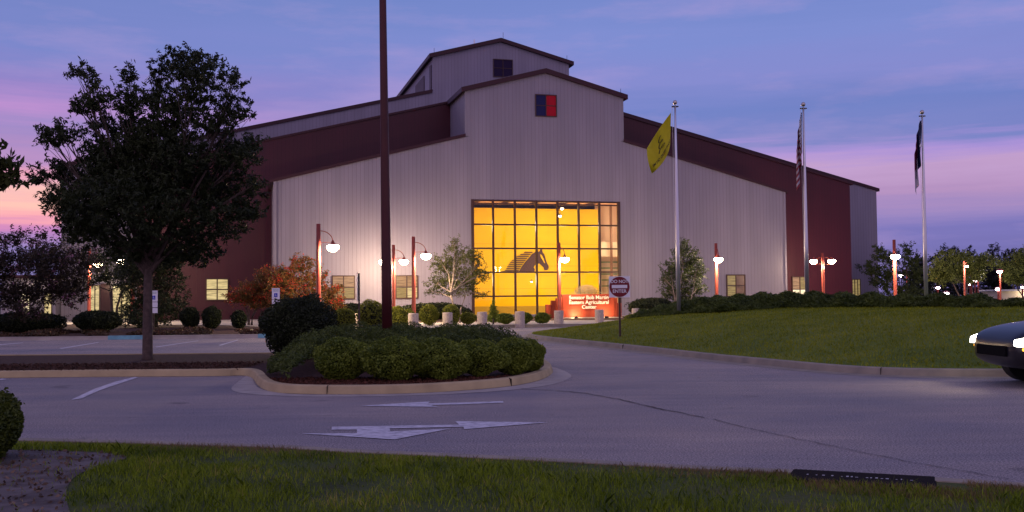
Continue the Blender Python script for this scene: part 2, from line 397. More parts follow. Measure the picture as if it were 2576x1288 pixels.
def on_mound(u, v):
    d = ray(u, v); lo = None
    for t in np.arange(16, 70, .1):
        p = Vector((d.x*t, d.y*t, EYE+d.z*t))
        if p.z <= float(mound(p.x, p.y)): return p
    return None

# sidewalk and plaza in front of the entrance --------------------------------
sw_f = smooth_line([G(-900, 826), G(0, 822), G(440, 823), G(640, 826), G(800, 845), G(989, 843), G(1070, 833.5), G(1151, 828.5), G(1275, 824.5), G(1396, 823), G(1700, 818), G(2600, 812)], 2)
sw_b = [Vector((x, 76-.27*(x-2.7), 0)) for x in np.linspace(-60, 60, 6)][::-1]
V = [(p.x, p.y, .15) for p in sw_f]+[(p.x, min(p.y, 90), .15) for p in [Vector((70, 92, 0)), Vector((-60, 92, 0))]]
tag(raw('sidewalk', V, [tuple(range(len(V)))], CONC), kind='structure')
sweep('kerb', sw_f, [(-.35, .005), (0, .007), (.02, .16), (.16, .156)], CONCG)
# mulch strip between far kerb and sidewalk, left part
mb_f = smooth_line([G(-900, 862), G(0, 858), G(300, 855), G(640, 850), G(760, 851), G(900, 852), G(1000, 848)], 2)
V = [(p.x, p.y, .13) for p in mb_f]+[(G(u, v).x, G(u, v).y, .13) for u, v in ((1010, 840), (800, 840), (640, 827), (440, 824), (0, 823), (-900, 827))]
raw('mulch_bed', V, [tuple(range(len(V)))], MULCH)['kind'] = 'structure'
sweep('kerb', mb_f, [(-.3, .005), (0, .007), (.02, .16), (.2, .16), (.21, .02)], CONC)
# planting bed between sidewalk and front wall
bed = [G(1000, 819), G(1280, 814.5), G(1420, 812), G(1560, 811), G(1980, 806)]
V = [(p.x, p.y, .165) for p in bed]+[(p[0], p[1], .165) for p in ((24, 72.6), (-15, 83.3), (-18, 82.5), (-15, 62))]
raw('mulch_bed', V, [tuple(range(len(V)))], MULCH)['kind'] = 'structure'

# near verge: grass strip with thin kerb edge --------------------------------
edge = [(-300, 1124), (0, 1126), (50, 1127), (400, 1136), (730, 1147), (875, 1158), (1060, 1166), (1288, 1177), (1500, 1188), (1753, 1203), (1938, 1211), (1978, 1213), (2370, 1236), (2453, 1242), (2576, 1250), (3000, 1280)]
el = [G(*p) for p in edge]
el = [Vector((-9, el[0].y, 0))]+el
ER = el[::-1]
sweep('kerb', el, [(0.14, .005), (.02, .012), (0, .10), (-.02, .115), (-.18, .115), (-.2, 0)], CONCG)
V = [(p.x, p.y-.19, .105) for p in el]+[(el[-1].x+4, el[-1].y-2, .105), (12, -3, .105), (-12, -3, .105), (-12, el[0].y-.1, .105)]
tag(raw('grass_verge', V, [tuple(range(len(V)))], GRND), kind='structure')
exs = np.array([p.x for p in el]); eys = np.array([p.y for p in el])
dirt = mat('bare_soil', (.16, .14, .13), 1, noise=(4, (.075, .06, .055), .34, .64), bump=(50, .6))
dp = smooth_line([G(-500, 1128, .11), G(60, 1131, .11), G(330, 1141, .11), G(300, 1165, .11), G(190, 1190, .11), G(160, 1240, .11), G(190, 1330, .11), G(-500, 1400, .11)], 2, True)
tag(raw('bare_soil', [(p.x, p.y, .112) for p in dp], [tuple(range(len(dp)))], dirt), kind='structure')
DPA = np.array([(p.x, p.y) for p in dp])

def blades(name, x, y, z, h, w, m, lean=.35):
    n = len(x); a = rng.uniform(0, 2*math.pi, n); la = rng.uniform(0, 2*math.pi, n); ln = h*rng.uniform(.05, lean, n)
    b = np.stack([x, y, z], 1); s = np.stack([np.cos(a)*w/2, np.sin(a)*w/2, 0*a], 1)
    t = b+np.stack([np.cos(la)*ln*1.3, np.sin(la)*ln*1.3, h], 1)
    md = b+np.stack([np.cos(la)*ln*.35, np.sin(la)*ln*.35, h*.55], 1)
    V = np.stack([b-s, b+s, md+s*.7, t, md-s*.7], 1).reshape(-1, 3)
    return quads(name, V, m, n=5)
GRASSM = leafmat('grass_blade', (.05, .095, .004), (.28, .37, .018), .3, 1.3, (.40, .34, .08))
DRYM = leafmat('dry_grass_blade', (.14, .10, .04), (.30, .22, .10), .3, 2)
A_DR, B_DR = G(1960, 1212).x, G(2390, 1238).x
def verge_grass():
    n = 190000; y = 5.5+rng.random(n)**.8*7.5; x = rng.uniform(-6.5, 6.5, n)
    ey = np.interp(x, exs, eys)
    nx = np.sin(x*3.1+1)*.06+np.sin(x*7.7)*.04+np.sin(x*19)*.02
    ok = (y < ey-.27+nx*np.clip((x+3)/3, 0, 1)+rng.random(n)*.05+.09*np.clip((x+1.5)/2, 0, 1))
    bare = inside(DPA, x+np.sin(y*9)*.05, y+np.sin(x*11)*.06)
    ok &= (~bare) | (rng.random(n) < .05)
    patch = np.sin(x*2.3+y*1.7)+np.sin(x*5.1-y*3.3)*.6+np.sin(x*1.1+y*6.1)*.5
    ok &= rng.random(n) < np.clip(.8+patch*.28, .22, 1)
    ok &= ~((x > A_DR) & (x < B_DR) & (y > ey-.68)) & ~((x > G(1740, 1203).x) & (y > ey-.3))
    x, y, patch, ey = x[ok], y[ok], patch[ok], ey[ok]
    h = rng.uniform(.025, .065, len(x))*(1+.25*patch)+(rng.random(len(x)) < .02)*.05
    h = h*np.clip((ey-y)/.7, .35, 1)
    tag(blades('grass', x, y, np.full(len(x), .105), h, rng.uniform(.004, .008, len(x)), GRASSM, .8), 'rough green grass growing on the near verge', 'grass', kind='stuff')
    n = 26000; x = rng.uniform(-5, 5.5, n); ey = np.interp(x, exs, eys); y = ey-np.where((x > A_DR) & (x < B_DR), .62, .24)-rng.random(n)**2*.45
    dens = np.clip(np.exp(-((x-2.9)/1.3)**2)+.35*np.exp(-((x+3.0)/1.0)**2)+.06, 0, 1)*.7
    ok = (rng.random(n) < dens) & ~inside(DPA, x, y-.05)
    x, y = x[ok], y[ok]
    tag(blades('dry_grass', x, y, np.full(len(x), .105), rng.uniform(.02, .06, len(x)), rng.uniform(.003, .006, len(x)), DRYM, .6), 'straw coloured dry grass along the near kerb', 'grass', kind='stuff')
verge_grass()
def mound_grass():
    n = 170000; x = rng.uniform(0, 34, n); y = rng.uniform(18.5, 44, n)
    ok = inside(MP, x, y) & (edist(MP, x, y) > .02); x, y = x[ok], y[ok]
    z = mound(x, y)
    tag(blades('lawn_grass', x, y, z-.005, rng.uniform(.03, .075, len(x)), rng.uniform(.012, .028, len(x)), leafmat('lawn_blade', (.12, .165, .006), (.32, .34, .016), .3, .7), .8), 'mown grass covering the flagpole mound', 'grass', kind='stuff')
mound_grass()

# painted markings and cracks -------------------------------------------------
def mark(name, pts, m, z=.008, label=None):
    V = [tuple(G(u, v)) for u, v in pts]; V = [(x, y, z) for x, y, _ in V]
    return tag(raw(name, V, [tuple(range(len(V)))], m), kind='structure')
mark('road_arrow', [(905, 1022), (1082, 1011), (1076, 1016), (1160, 1014), (1265, 1010), (1267, 1014), (1160, 1018.5), (1083, 1020), (1102, 1025)], ROADP)
mark('road_arrow', [(757, 1092), (898, 1091), (898, 1082), (834, 1082.5), (835, 1075), (1155, 1069.5), (1145, 1061), (1378, 1064), (1168, 1081), (1166, 1075), (980, 1079), (982, 1087), (1132, 1080), (992, 1107)], ROADP)
for q in ([(178, 1007), (206, 1003), (250, 983), (300, 966), (348, 950), (338, 949), (290, 961), (238, 979)], [(-20, 962), (0, 957), (17, 955), (8, 953), (-20, 956)],
          [(-60, 919), (0, 914), (50, 907), (45, 906), (0, 911), (-60, 915)], [(218, 915), (281, 904), (274, 903), (213, 913)], [(475, 906), (505, 899.5), (500, 899), (468, 905)],
          [(155, 878), (250, 862), (245, 861.5), (150, 876.5)], [(-30, 871), (60, 863), (56, 862.3), (-30, 869)], [(395, 874), (500, 858), (497, 857.5), (390, 873)],
          [(555, 870), (600, 856), (597, 855.5), (550, 868.5)], [(1218, 832.5), (1290, 832), (1290, 833), (1218, 833.5)]):
    mark('parking_line', q, ROADP)
def crack(pts, w, seed, z=.009, m=None):
    r = random.Random(seed); L = [G(*p) for p in pts]; P = []
    for a, b in zip(L[:-1], L[1:]):
        k = max(1, int((b-a).length/.12)); P += [a+(b-a)*(i/k)+Vector((r.gauss(0, .012), r.gauss(0, .02), 0)) for i in range(k)]
    n = len(P); V = []; 
    for i, p in enumerate(P):
        t = (P[min(i+1, n-1)]-P[max(i-1, 0)]).normalized(); q = Vector((-t.y, t.x, 0))*w*r.uniform(.35, 1)
        V += [(p.x+q.x, p.y+q.y, z), (p.x-q.x, p.y-q.y, z)]
    return tag(raw('pavement_crack', V, [(2*i, 2*i+1, 2*i+3, 2*i+2) for i in range(n-1)], m or JM), kind='structure')
CR = mat('crack_tar', (.055, .05, .055), .9)
crack([(1310, 979), (1395, 983), (1470, 990), (1560, 1006), (1640, 1025), (1790, 1055)], .022, 1, m=CR)
crack([(1790, 1055), (1900, 1082), (2080, 1120), (2300, 1165), (2576, 1213)], .010, 2, m=CR)
crack([(1640, 1024), (1500, 1028), (1300, 1037), (1150, 1042), (900, 1046), (300, 1052)], .006, 3, m=CR)
def joint(p, line):
    k = min(range(len(line)), key=lambda q: (line[q]-p).length); a = line[k-1]; b = line[(k+1) % len(line)]; t = (b-a).normalized()
    q = line[k]+t*(p-line[k]).dot(t); M = Matrix.Translation(q) @ Matrix.Rotation(math.atan2(t.y, t.x), 4, 'Z')
    MB().box(-.004, .004, -.002, .04, .004, .135, M).box(-.004, .004, .03, .2, .13, .151, M).build('kerb_joint', JM)['kind'] = 'structure'
for u, v in ((821, 993), (1299, 972)): joint(G(u, v), nl)
for u in (1566, 2213): joint(G(u, float(np.interp(u, [f[0] for f in front], [f[1] for f in front]))), ML)
# blue painted kerb lengths
BLUE = mat('blue_kerb_paint', (.17, .40, .46), .6, noise=(4, (.12, .27, .32), .3, .6))
def kerbseg(u0, u1):
    idx = [p for p in mb_f if G(u0, 856).x <= p.x <= G(u1, 852).x]
    a = G(u0, 855); vv = lambda x: float(np.interp(x, [p.x for p in mb_f], [p.y for p in mb_f]))
    L = [Vector((x, vv(x), 0)) for x in np.linspace(G(u0, 855).x, G(u1, 853).x, 8)]
    return sweep('painted_kerb', L, [(-.012, .01), (.008, .172), (.205, .172), (.215, .1)], BLUE)
kerbseg(273, 388); kerbseg(620, 690)

# storm drain inlet on the near kerb
dr = empty('storm_drain', G(2170, 1226), 0, 'black curb inlet drain with worn white lettering at the near kerb', 'drain')
a, b = G(1978, 1213)-dr.location, G(2368, 1236)-dr.location
ang = math.atan2(b.y-a.y, b.x-a.x); dr.rotation_euler.z = ang; Ld = (b-a).length/2
IRON = mat('cast_iron', (.012, .010, .012), .95, spec=.05, bump=(40, .5))
MB().prism([(-Ld, .0), (-Ld, .08), (-Ld+.06, .119), (Ld-.06, .119), (Ld, .08), (Ld, 0)], -.50, .03).build('curb_hood', IRON, dr, bevel=.01)
MB().box(-Ld+.1, Ld-.1, .031, .05, .012, .07).build('throat', BLACK, dr)
def text(name, body, size, m, parent, loc, rot, ext=.002, align='CENTER', off=0, sx=1):
    c = bpy.data.curves.new(name, 'FONT'); c.body = body; c.size = size; c.extrude = ext; c.align_x = align; c.align_y = 'CENTER'; c.offset = off
    o = bpy.data.objects.new(name, c); COL.objects.link(o)
    dg = bpy.context.evaluated_depsgraph_get(); me = bpy.data.meshes.new_from_object(o.evaluated_get(dg)); COL.objects.unlink(o); bpy.data.objects.remove(o)
    me.name = name; me.materials.clear(); me.materials.append(m)
    q = bpy.data.objects.new(name, me); COL.objects.link(q); q.parent = parent; q.location = loc; q.rotation_euler = rot; q.scale = (sx, 1, 1)
    return q
wl = MB(); rw = random.Random(3)
for i in range(22):
    x = -.42+i*.038+rw.uniform(-.006, .006)
    if rw.random() < .25: continue
    wl.box(x, x+rw.uniform(.008, .024), -.235, -.235+rw.uniform(.012, .05), .1192, .1204)
wl.build('lettering', mat('worn_letters', (.4, .4, .42), .7), dr)

# ------------------------------------------------------------------ foliage
def leafquads(C, L, Wd, droop=.0, up=None, asp=None):
    """a pointed four corner leaf at every centre"""
    n = len(C); d = rng.normal(size=(n, 3)); d[:, 2] = d[:, 2]*.7-droop; d /= np.linalg.norm(d, axis=1)[:, None]
    s = np.cross(d, rng.normal(size=(n, 3))); s /= np.linalg.norm(s, axis=1)[:, None]+1e-9
    l = (L*rng.uniform(.6, 1.25, n))[:, None]; w = (Wd*rng.uniform(.7, 1.2, n))[:, None]
    return np.stack([C-d*l*.5, C+s*w*.5-d*l*.05, C+d*l*.5, C-s*w*.5-d*l*.05], 1).reshape(-1, 3)
def shell_points(n, c, r, lo=.6, bumps=.16, seed=0):
    q = rng.normal(size=(n, 3)); q /= np.linalg.norm(q, axis=1)[:, None]
    k = rng.normal(size=(5, 3))*4; f = sum(np.sin(q@k[i]+i) for i in range(5))/5
    rad = (lo+(1-lo)*rng.random(n)**.5)*(1+bumps*f); return np.array(c)+q*rad[:, None]*np.array(r)
def core(mb, c, r, k=.62, n=10):
    prof = [(math.cos(a)*r[0]*k, math.sin(a)*r[2]*k) for a in np.linspace(-1.5, 1.5, n)]
    mb.lathe(prof, c, 12)
def shrub(p, rx, h, m, label, n=3500, leaf=.035, bump=.14, lo=.70, cat='shrub', group=None, name='round_shrub', rz=None, box=False, ry=None, up=0):
    p = Vector(p); t = empty(name, p, 0, label, cat, group); ry = ry or rx
    k = MB(); z0 = h*.5+up
    if not box:
        P = shell_points(n, (0, 0, h*.52+up), (rx, ry, h*.50), lo, bump)
    else:
        q = rng.uniform(-1, 1, (n, 3)); ax = rng.integers(0, 3, n); sg = np.sign(rng.uniform(-1, 1, n)); q[np.arange(n), ax] = sg*rng.uniform(.86, 1.02, n)
        P = q*np.array((rx, ry, h*.5))+np.array((0, 0, h*.5+up))
    if not box:
        k_ = max(8, n//700); q = rng.normal(size=(k_, 3)); q[:, 2] = abs(q[:, 2]); q /= np.linalg.norm(q, axis=1)[:, None]
        w = rng.random((k_, 14, 1)); sp_ = (q[:, None, :]*(.9+.32*w*rng.random((k_, 1, 1)))*np.array((rx, ry, h*.5))+np.array((0, 0, h*.52+up))+rng.normal(size=(k_, 14, 3))*leaf*.7).reshape(-1, 3)
        P = np.concatenate([P, sp_])
    P = P[P[:, 2] > .01]
    bm = []
    quads('foliage', leafquads(P, leaf*1.5, leaf*.8), m, t)
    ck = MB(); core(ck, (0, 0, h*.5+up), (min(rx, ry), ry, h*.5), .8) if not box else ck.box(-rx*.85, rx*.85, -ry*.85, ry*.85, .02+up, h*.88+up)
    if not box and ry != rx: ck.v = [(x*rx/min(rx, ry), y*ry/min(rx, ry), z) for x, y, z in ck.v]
    s = MB(); s.tube([(0, 0, -.02), (0, 0, h*.4+up)], [.03, .015], 6)
    for i in range(5):
        a = i*1.3; s.tube([(0, 0, .02), (math.cos(a)*rx*.5, math.sin(a)*ry*.5, h*.5+up)], [.018, .008], 5)
    s.build('stem', BARK, t)
    o = ck.build('shade_core', mat_core, t)
    return t
mat_core = mat('shade_core', (.012, .016, .008), 1)  # near-black solid core added to block light inside each shrub
ZELK = leafmat('dark_leaf', (.010, .016, .006), (.045, .06, .018), .25, .9)
BOX = leafmat('boxwood_leaf', (.045, .080, .008), (.27, .33, .04), .25, 1.6)
JUN = leafmat('juniper_leaf', (.030, .050, .010), (.11, .15, .025), .2, 1.1)
BUSHD = leafmat('dark_bush_leaf', (.010, .016, .007), (.045, .06, .02), .2, 1.5)
GREENY = leafmat('yellow_green_leaf', (.09, .11, .012), (.30, .32, .035), .3, 2)
BIRL = leafmat('birch_leaf', (.035, .045, .012), (.11, .12, .03), .35, 1.2)
MYRR = leafmat('red_blossom', (.05, .06, .018), (.28, .12, .03), .3, 1.6, (.62, .06, .035), .68)
MYRP = leafmat('myrtle_leaf_pink', (.018, .016, .010), (.055, .042, .028), .25, 1.2, (.30, .14, .22))
FARL = leafmat('far_tree_leaf', (.012, .015, .014), (.035, .042, .03), .2, .3)
MIDL = leafmat('mid_tree_leaf', (.05, .065, .018), (.14, .17, .04), .35, .6)
SOFT = leafmat('soft_tree_leaf', (.030, .045, .014), (.075, .10, .028), .3, .6)

def crown_tree(name, label, base, lobes, Y, leaf, n, m, barkm=BARK, trunk_r=.12, fork=None, stems=1, droop=.3, cl=26, clr=.28, cat='tree', group=None, thin=1., dscale=.8, smallbr=True, lw=.38):
    """lobes: (u, v, ru, rv[, depth offset]) clumps of the crown measured in the photograph, turned into real metres at distance Y"""
    base = Vector(base); t = empty(name, base, 0, label, cat, group); s = Y/FOC
    L = []
    for i, q in enumerate(lobes):
        c = A(q[0], q[1], Y)-base; ru, rv = q[2]*s, q[3]*s
        dy = q[4] if len(q) > 4 else random.uniform(-1, 1)*ru*.9
        L.append((c+Vector((0, dy, 0)), ru, ru*dscale, rv))
    vol = np.array([a*b*c for _, a, b, c in L])**.72; cnt = np.maximum(3, (n*vol/vol.sum()/cl)).astype(int)
    pts = []; tips = []
    for (c, a, b, h), k in zip(L, cnt):
        q = rng.normal(size=(k, 3)); q /= np.linalg.norm(q, axis=1)[:, None]; q *= (rng.random(k)**.42)[:, None]
        tp = np.array(c)+q*np.array((a, b, h)); tips.append(tp)
        ln = clr*rng.uniform(.5, 1.3, k); out = tp-np.array((c.x, c.y, c.z-h*.8)); out /= np.linalg.norm(out, axis=1)[:, None]+1e-9
        out += rng.normal(size=(k, 3))*.45; out[:, 2] -= droop*.4; out /= np.linalg.norm(out, axis=1)[:, None]
        w = rng.random((k, cl, 1)); P = tp[:, None, :]+out[:, None, :]*(w-.5)*2*ln[:, None, None]+rng.normal(size=(k, cl, 3))*clr*.16
        pts.append(P.reshape(-1, 3))
    P = np.concatenate(pts); quads('crown', leafquads(P, leaf, leaf*lw, droop), m, t)
    # wood
    b = MB(); zs = min(c.z-h for c, _, _, h in L); fk = fork if fork is not None else max(.5, zs*.9)
    cx = sum(c.x for c, *_ in L)/len(L)*.15
    roots = []
    for si in range(stems):
        a = si*2.4; sp = 0 if stems == 1 else .10*trunk_r/.05
        x0, y0 = math.cos(a)*sp, math.sin(a)*sp; x1, y1 = x0*3.0+cx*.5, y0*3.0
        path = [(x0, y0, -.05), (x0, y0, .12), (x0*1.3, y0*1.2, fk*.5), (x1, y1, fk)]
        r = trunk_r/(1 if stems == 1 else 1.6)
        b.tube(path, [r*1.5, r*1.12, r, r*.85], 10); roots.append(Vector((x1, y1, fk)))
    tr = b.build('trunk', barkm, t, smooth=True)
    if smallbr:
        br = MB()
        for i, (c, a, bb, h) in enumerate(L):
            r0 = min(roots, key=lambda q: (q-c).length)
            start = r0+Vector((0, 0, random.uniform(-.1, .15)*fk))
            if start.z > c.z-.1: start.z = max(fk*.6, min(start.z, c.z-.3))
            mid = start.lerp(c, .5)+Vector((random.gauss(0, .12), random.gauss(0, .12), random.uniform(0, .2)*(c-start).length*.3))
            rr = trunk_r*random.uniform(.28, .5)
            br.tube([start, start.lerp(mid, .5), mid, mid.lerp(c, .55), c], [rr, rr*.85, rr*.6, rr*.42, rr*.2], 6)
            tp = tips[i]; sel = tp[rng.choice(len(tp), min(len(tp), 12), replace=False)]
            for q in sel:
                q = Vector(q); st = mid.lerp(c, random.uniform(.2, .95)); m2 = st.lerp(q, .5)+Vector((random.gauss(0, .05), random.gauss(0, .05), .04))
                br.tube([st, m2, q], [rr*.25, rr*.16, rr*.06], 4, False)
        br.build('branches', barkm, t)
    return t

# big tree on the median
b0 = G(371, 906, .12); YT = b0.y
lob = [(212, 185, 42, 22), (250, 250, 42, 48), (322, 190, 28, 34), (335, 262, 48, 52), (470, 155, 78, 34), (410, 190, 36, 50), (520, 210, 80, 60), (585, 205, 32, 30), (590, 270, 50, 30),
       (440, 280, 110, 70), (612, 290, 38, 22), (560, 320, 60, 30), (205, 262, 46, 26), (280, 330, 120, 60), (165, 340, 58, 32), (140, 352, 40, 22), (125, 425, 38, 28), (190, 430, 90, 60), (330, 420, 140, 90), (480, 400, 130, 70),
       (590, 360, 70, 34), (620, 400, 60, 30), (540, 470, 110, 70), (170, 505, 62, 36), (230, 520, 90, 50), (370, 540, 160, 90), (530, 560, 110, 60), (610, 530, 55, 30), (250, 590, 70, 40), (350, 630, 100, 40), (470, 630, 90, 44), (400, 350, 90, 60), (300, 480, 120, 70), (640, 470, 28, 18), (120, 450, 36, 20), (200, 575, 50, 26), (300, 400, 90, 50), (440, 470, 110, 70)]
crown_tree('zelkova_tree', 'tall dark spreading tree with narrow leaves rising from the mulched median', b0, lob, YT, .14, 78000, ZELK, trunk_r=.115, fork=2.3, droop=.7, cl=22, clr=.18, dscale=.9, lw=.3)
# overhanging branch of a tree just outside the left edge
b1 = Vector((-8.6, 11.8, 0))
crown_tree('sweetgum_tree', 'broad leaved branch tip of a tree reaching in at the left edge', b1, [(10, 410, 30, 18, 0), (38, 445, 24, 24, 0), (5, 460, 30, 22, 0), (-60, 400, 60, 60, 0), (-160, 380, 110, 110, 0), (-330, 300, 160, 160, 0), (-380, 450, 140, 120, 0)], 11.8, .14, 9000, leafmat('sweetgum_leaf', (.03, .04, .012), (.07, .085, .02), .3, 2), fork=1.9, trunk_r=.12, cl=14, clr=.14, droop=.8)
# crape myrtles at the left
crown_tree('crape_myrtle', 'dark crape myrtle with dull pink blossoms at far left before the low wing', G(40, 833, .13), [(40, 600, 60, 22), (120, 590, 26, 14), (60, 650, 100, 50), (190, 640, 50, 26), (0, 660, 60, 50), (140, 690, 80, 50), (220, 670, 44, 24), (60, 730, 90, 40), (170, 740, 60, 34), (0, 740, 60, 50), (205, 720, 36, 26), (130, 650, 70, 40), (90, 780, 60, 26), (-90, 680, 90, 90)], 47, .16, 26000, MYRP, trunk_r=.09, fork=1.1, stems=4, clr=.35)
crown_tree('crape_myrtle', 'slim multi-stem crape myrtle beside the lit left entrance', G(285, 818, .15), [(260, 690, 50, 22), (320, 670, 50, 30), (240, 655, 40, 20), (300, 640, 50, 20), (220, 708, 30, 16), (335, 710, 40, 30)], 62, .16, 9000, ZELK, trunk_r=.09, fork=2.2, stems=4, clr=.35)
crown_tree('evergreen_tree', 'dense dark evergreen standing behind the median tree trunk', G(392, 822, .15), [(400, 660, 50, 40), (340, 690, 46, 50), (430, 700, 36, 50), (385, 740, 76, 60), (330, 770, 44, 40), (430, 780, 40, 40), (380, 650, 30, 30), (370, 800, 70, 24), (410, 640, 60, 30)], 58, .16, 22000, BUSHD, trunk_r=.12, fork=.5, clr=.35)
crown_tree('crape_myrtle', 'low crape myrtle with red blossoms nearest the lit maroon window', G(628, 818, .15), [(630, 735, 44, 26), (680, 700, 40, 30), (660, 740, 44, 30), (600, 750, 30, 18), (700, 740, 30, 30), (640, 765, 40, 14)], 60, .15, 12000, MYRR, trunk_r=.07, fork=1.0, stems=4, clr=.3)
crown_tree('crape_myrtle', 'larger crape myrtle with orange and red blossoms left of the first lamp post', G(740, 822, .15), [(720, 690, 36, 30), (755, 665, 32, 26), (740, 720, 60, 40), (790, 700, 30, 34), (700, 750, 40, 26), (780, 750, 50, 34), (830, 740, 36, 34), (850, 770, 30, 16), (740, 780, 50, 26), (800, 785, 40, 20)], 57, .15, 21000, MYRR, trunk_r=.07, fork=.9, stems=4, clr=.3)
# birches by the front wall
crown_tree('birch_tree', 'airy river birch with pale trunk overlapping the left edge of the yellow window', G(1150, 811, .17), [(1145, 612, 16, 20), (1150, 640, 40, 26), (1110, 660, 30, 24), (1185, 650, 26, 24), (1145, 685, 60, 34), (1205, 665, 16, 36), (1100, 710, 32, 20), (1195, 700, 30, 26), (1150, 725, 56, 24), (1085, 735, 20, 10), (1210, 740, 22, 10), (1215, 690, 16, 20)], 66, .14, 11500, BIRL, BIRCH, trunk_r=.085, fork=1.6, stems=2, clr=.3, droop=.5, cl=16)
crown_tree('birch_tree', 'airy green birch standing behind the left flagpole', G(1715, 800, .17), [(1715, 615, 18, 16), (1718, 645, 40, 30), (1690, 680, 28, 26), (1745, 680, 28, 34), (1718, 700, 50, 34), (1680, 730, 26, 16), (1755, 725, 24, 16), (1715, 745, 50, 20), (1672, 700, 14, 12)], 72, .15, 13500, SOFT, BIRCH, trunk_r=.09, fork=1.0, stems=2, clr=.3, droop=.5, cl=18)
# right hand trees
crown_tree('ornamental_tree', 'flat branched tree between the pale right wing and the tall red lamp post', G(2262, 778, 0), [(2205, 628, 22, 14), (2285, 622, 24, 12), (2215, 645, 30, 16), (2250, 650, 50, 20), (2295, 650, 26, 20), (2200, 675, 34, 22), (2250, 690, 60, 30), (2300, 690, 30, 26), (2230, 715, 40, 18), (2290, 725, 34, 22), (2270, 740, 60, 20)], 95, .22, 12000, SOFT, trunk_r=.12, fork=1.6, stems=2, clr=.4)
crown_tree('ornamental_tree', 'lamp lit green tree with leaning trunk right of the right flagpole', G(2425, 790, 0), [(2360, 665, 24, 16), (2400, 680, 50, 22), (2380, 700, 40, 16), (2430, 660, 44, 24), (2455, 690, 40, 24), (2410, 640, 30, 14), (2480, 660, 34, 20), (2370, 685, 28, 12)], 75, .2, 11000, MIDL, trunk_r=.10, fork=2.6, stems=3, clr=.4)
crown_tree('ornamental_tree', 'lamp lit tree cut off by the right edge before the small shed', G(2590, 786, 0), [(2540, 668, 26, 18), (2570, 650, 40, 24), (2560, 690, 40, 22), (2610, 680, 60, 36), (2530, 700, 20, 12), (2560, 705, 30, 14)], 80, .2, 10000, MIDL, trunk_r=.10, fork=2.0, stems=2, clr=.4)
far = [(2310, 760, 'tall dark tree behind the small purple lamp right of the building', [(2300, 665, 26, 20), (2315, 700, 34, 40), (2285, 690, 30, 30), (2330, 715, 22, 30), (2300, 735, 40, 20)], 150),
       (2375, 762, 'dark distant tree with rounded top just right of the right flagpole', [(2385, 630, 22, 12), (2365, 660, 30, 22), (2400, 655, 30, 26), (2360, 700, 24, 40), (2400, 700, 40, 40), (2380, 740, 40, 16)], 160),
       (2445, 762, 'dark distant tree with a spiky top behind the lamp lit tree', [(2435, 640, 14, 22), (2460, 665, 34, 24), (2435, 690, 40, 40), (2480, 680, 30, 30), (2450, 735, 50, 20)], 170),
       (2500, 762, 'thin see-through distant tree rising above the far wood', [(2500, 625, 18, 12), (2500, 645, 26, 14), (2495, 668, 24, 14)], 180),
       (2550, 762, 'bushy dark distant tree near the right edge', [(2555, 640, 22, 14), (2530, 660, 26, 22), (2565, 665, 34, 24), (2540, 700, 50, 36), (2570, 740, 40, 16)], 165),
       (2500, 762, 'broad dark distant tree filling the gap above the far lamps', [(2480, 700, 40, 26), (2510, 700, 40, 30), (2500, 735, 50, 20)], 175)]
for u, v, lb, lo, Y in far:
    q = A(u, v, Y); q.z = 0
    crown_tree('far_tree', lb, q, lo, Y, .42, 8000 if 'thin' not in lb else 1400, FARL, trunk_r=.2, fork=3.0, clr=.7, group='dark trees far beyond the building', droop=.1)

# shrubs on the big island ----------------------------------------------------
ib = [(862, 958, .56, .80), (985, 960, .60, .80), (1104, 957, .58, .78), (1210, 950, .50, .76), (1287, 942, .42, .74), (1334, 935, .30, .66)]
names = ['leftmost', 'second', 'third', 'fourth', 'fifth', 'smallest, rightmost']
for i, (u, v, r, h) in enumerate(ib):
    p = G(u, v, .12); p.y += r*.6; p.z = .12
    shrub(p+Vector((0, -.22, 0)), r, h*.94, BOX, 'clipped round boxwood on the kerbed island, %s of its front row' % names[i], 15000, .034, bump=.24, lo=.62, group='round boxwoods along the island front')
rb = [(905, 860, 1.0), (1030, 858, 1.2), (1170, 858, 1.1), (1270, 866, .7), (1330, 885, .35), (800, 885, .8), (1090, 870, .8), (1220, 872, .7)]
def jun_bed():
    # low spreading juniper ground cover over the back and left of the island: one uncountable mass
    pts = []
    poly = np.array([(p.x, p.y) for p in inset(nl, .22)]); x0 = G(648, 968).x
    n = 180000; x = rng.uniform(x0, G(1395, 930).x, n); y = rng.uniform(16.5, 28, n); ok = inside(poly, x, y); x, y = x[ok], y[ok]
    d = edist(poly, x, y); yb = np.interp(x, [G(u, v).x for u, v, *_ in ib], [G(u, v).y for u, v, *_ in ib])
    left = np.clip((x-x0)/.7, 0, 1)
    H = (.22+.46*np.clip(d/.9, 0, 1)*(.55+.45*left))+.09*np.sin(x*4+np.sin(y*3)*1.5)+.07*np.sin(y*6+x*2)+.04*np.sin(x*11+y*9)
    keep = (y > yb+.55) | (x < G(800, 955).x); x, y, H = x[keep], y[keep], H[keep]
    z = .12+H*(.55+.5*rng.random(len(x))**.5)
    P = np.stack([x, y, z], 1); V = leafquads(P, .085, .022, -.3)
    tag(quads('juniper_ground_cover', V, JUN), 'low spreading juniper covering the back and left of the island', 'ground cover', kind='stuff')
jun_bed()
shrub(G(742, 905, .12)+Vector((0, .3, 0)), .92, 1.62, BUSHD, 'large dark rounded bush at the island left of the tall pole', 26000, .042, bump=.3, lo=.6, name='large_shrub')
shrub(G(1000, 880, 0)*1.0+Vector((-.9, 3.2, .1)), .9, .62, BUSHD, 'low dark bush behind the tall pole', 6000, .04)
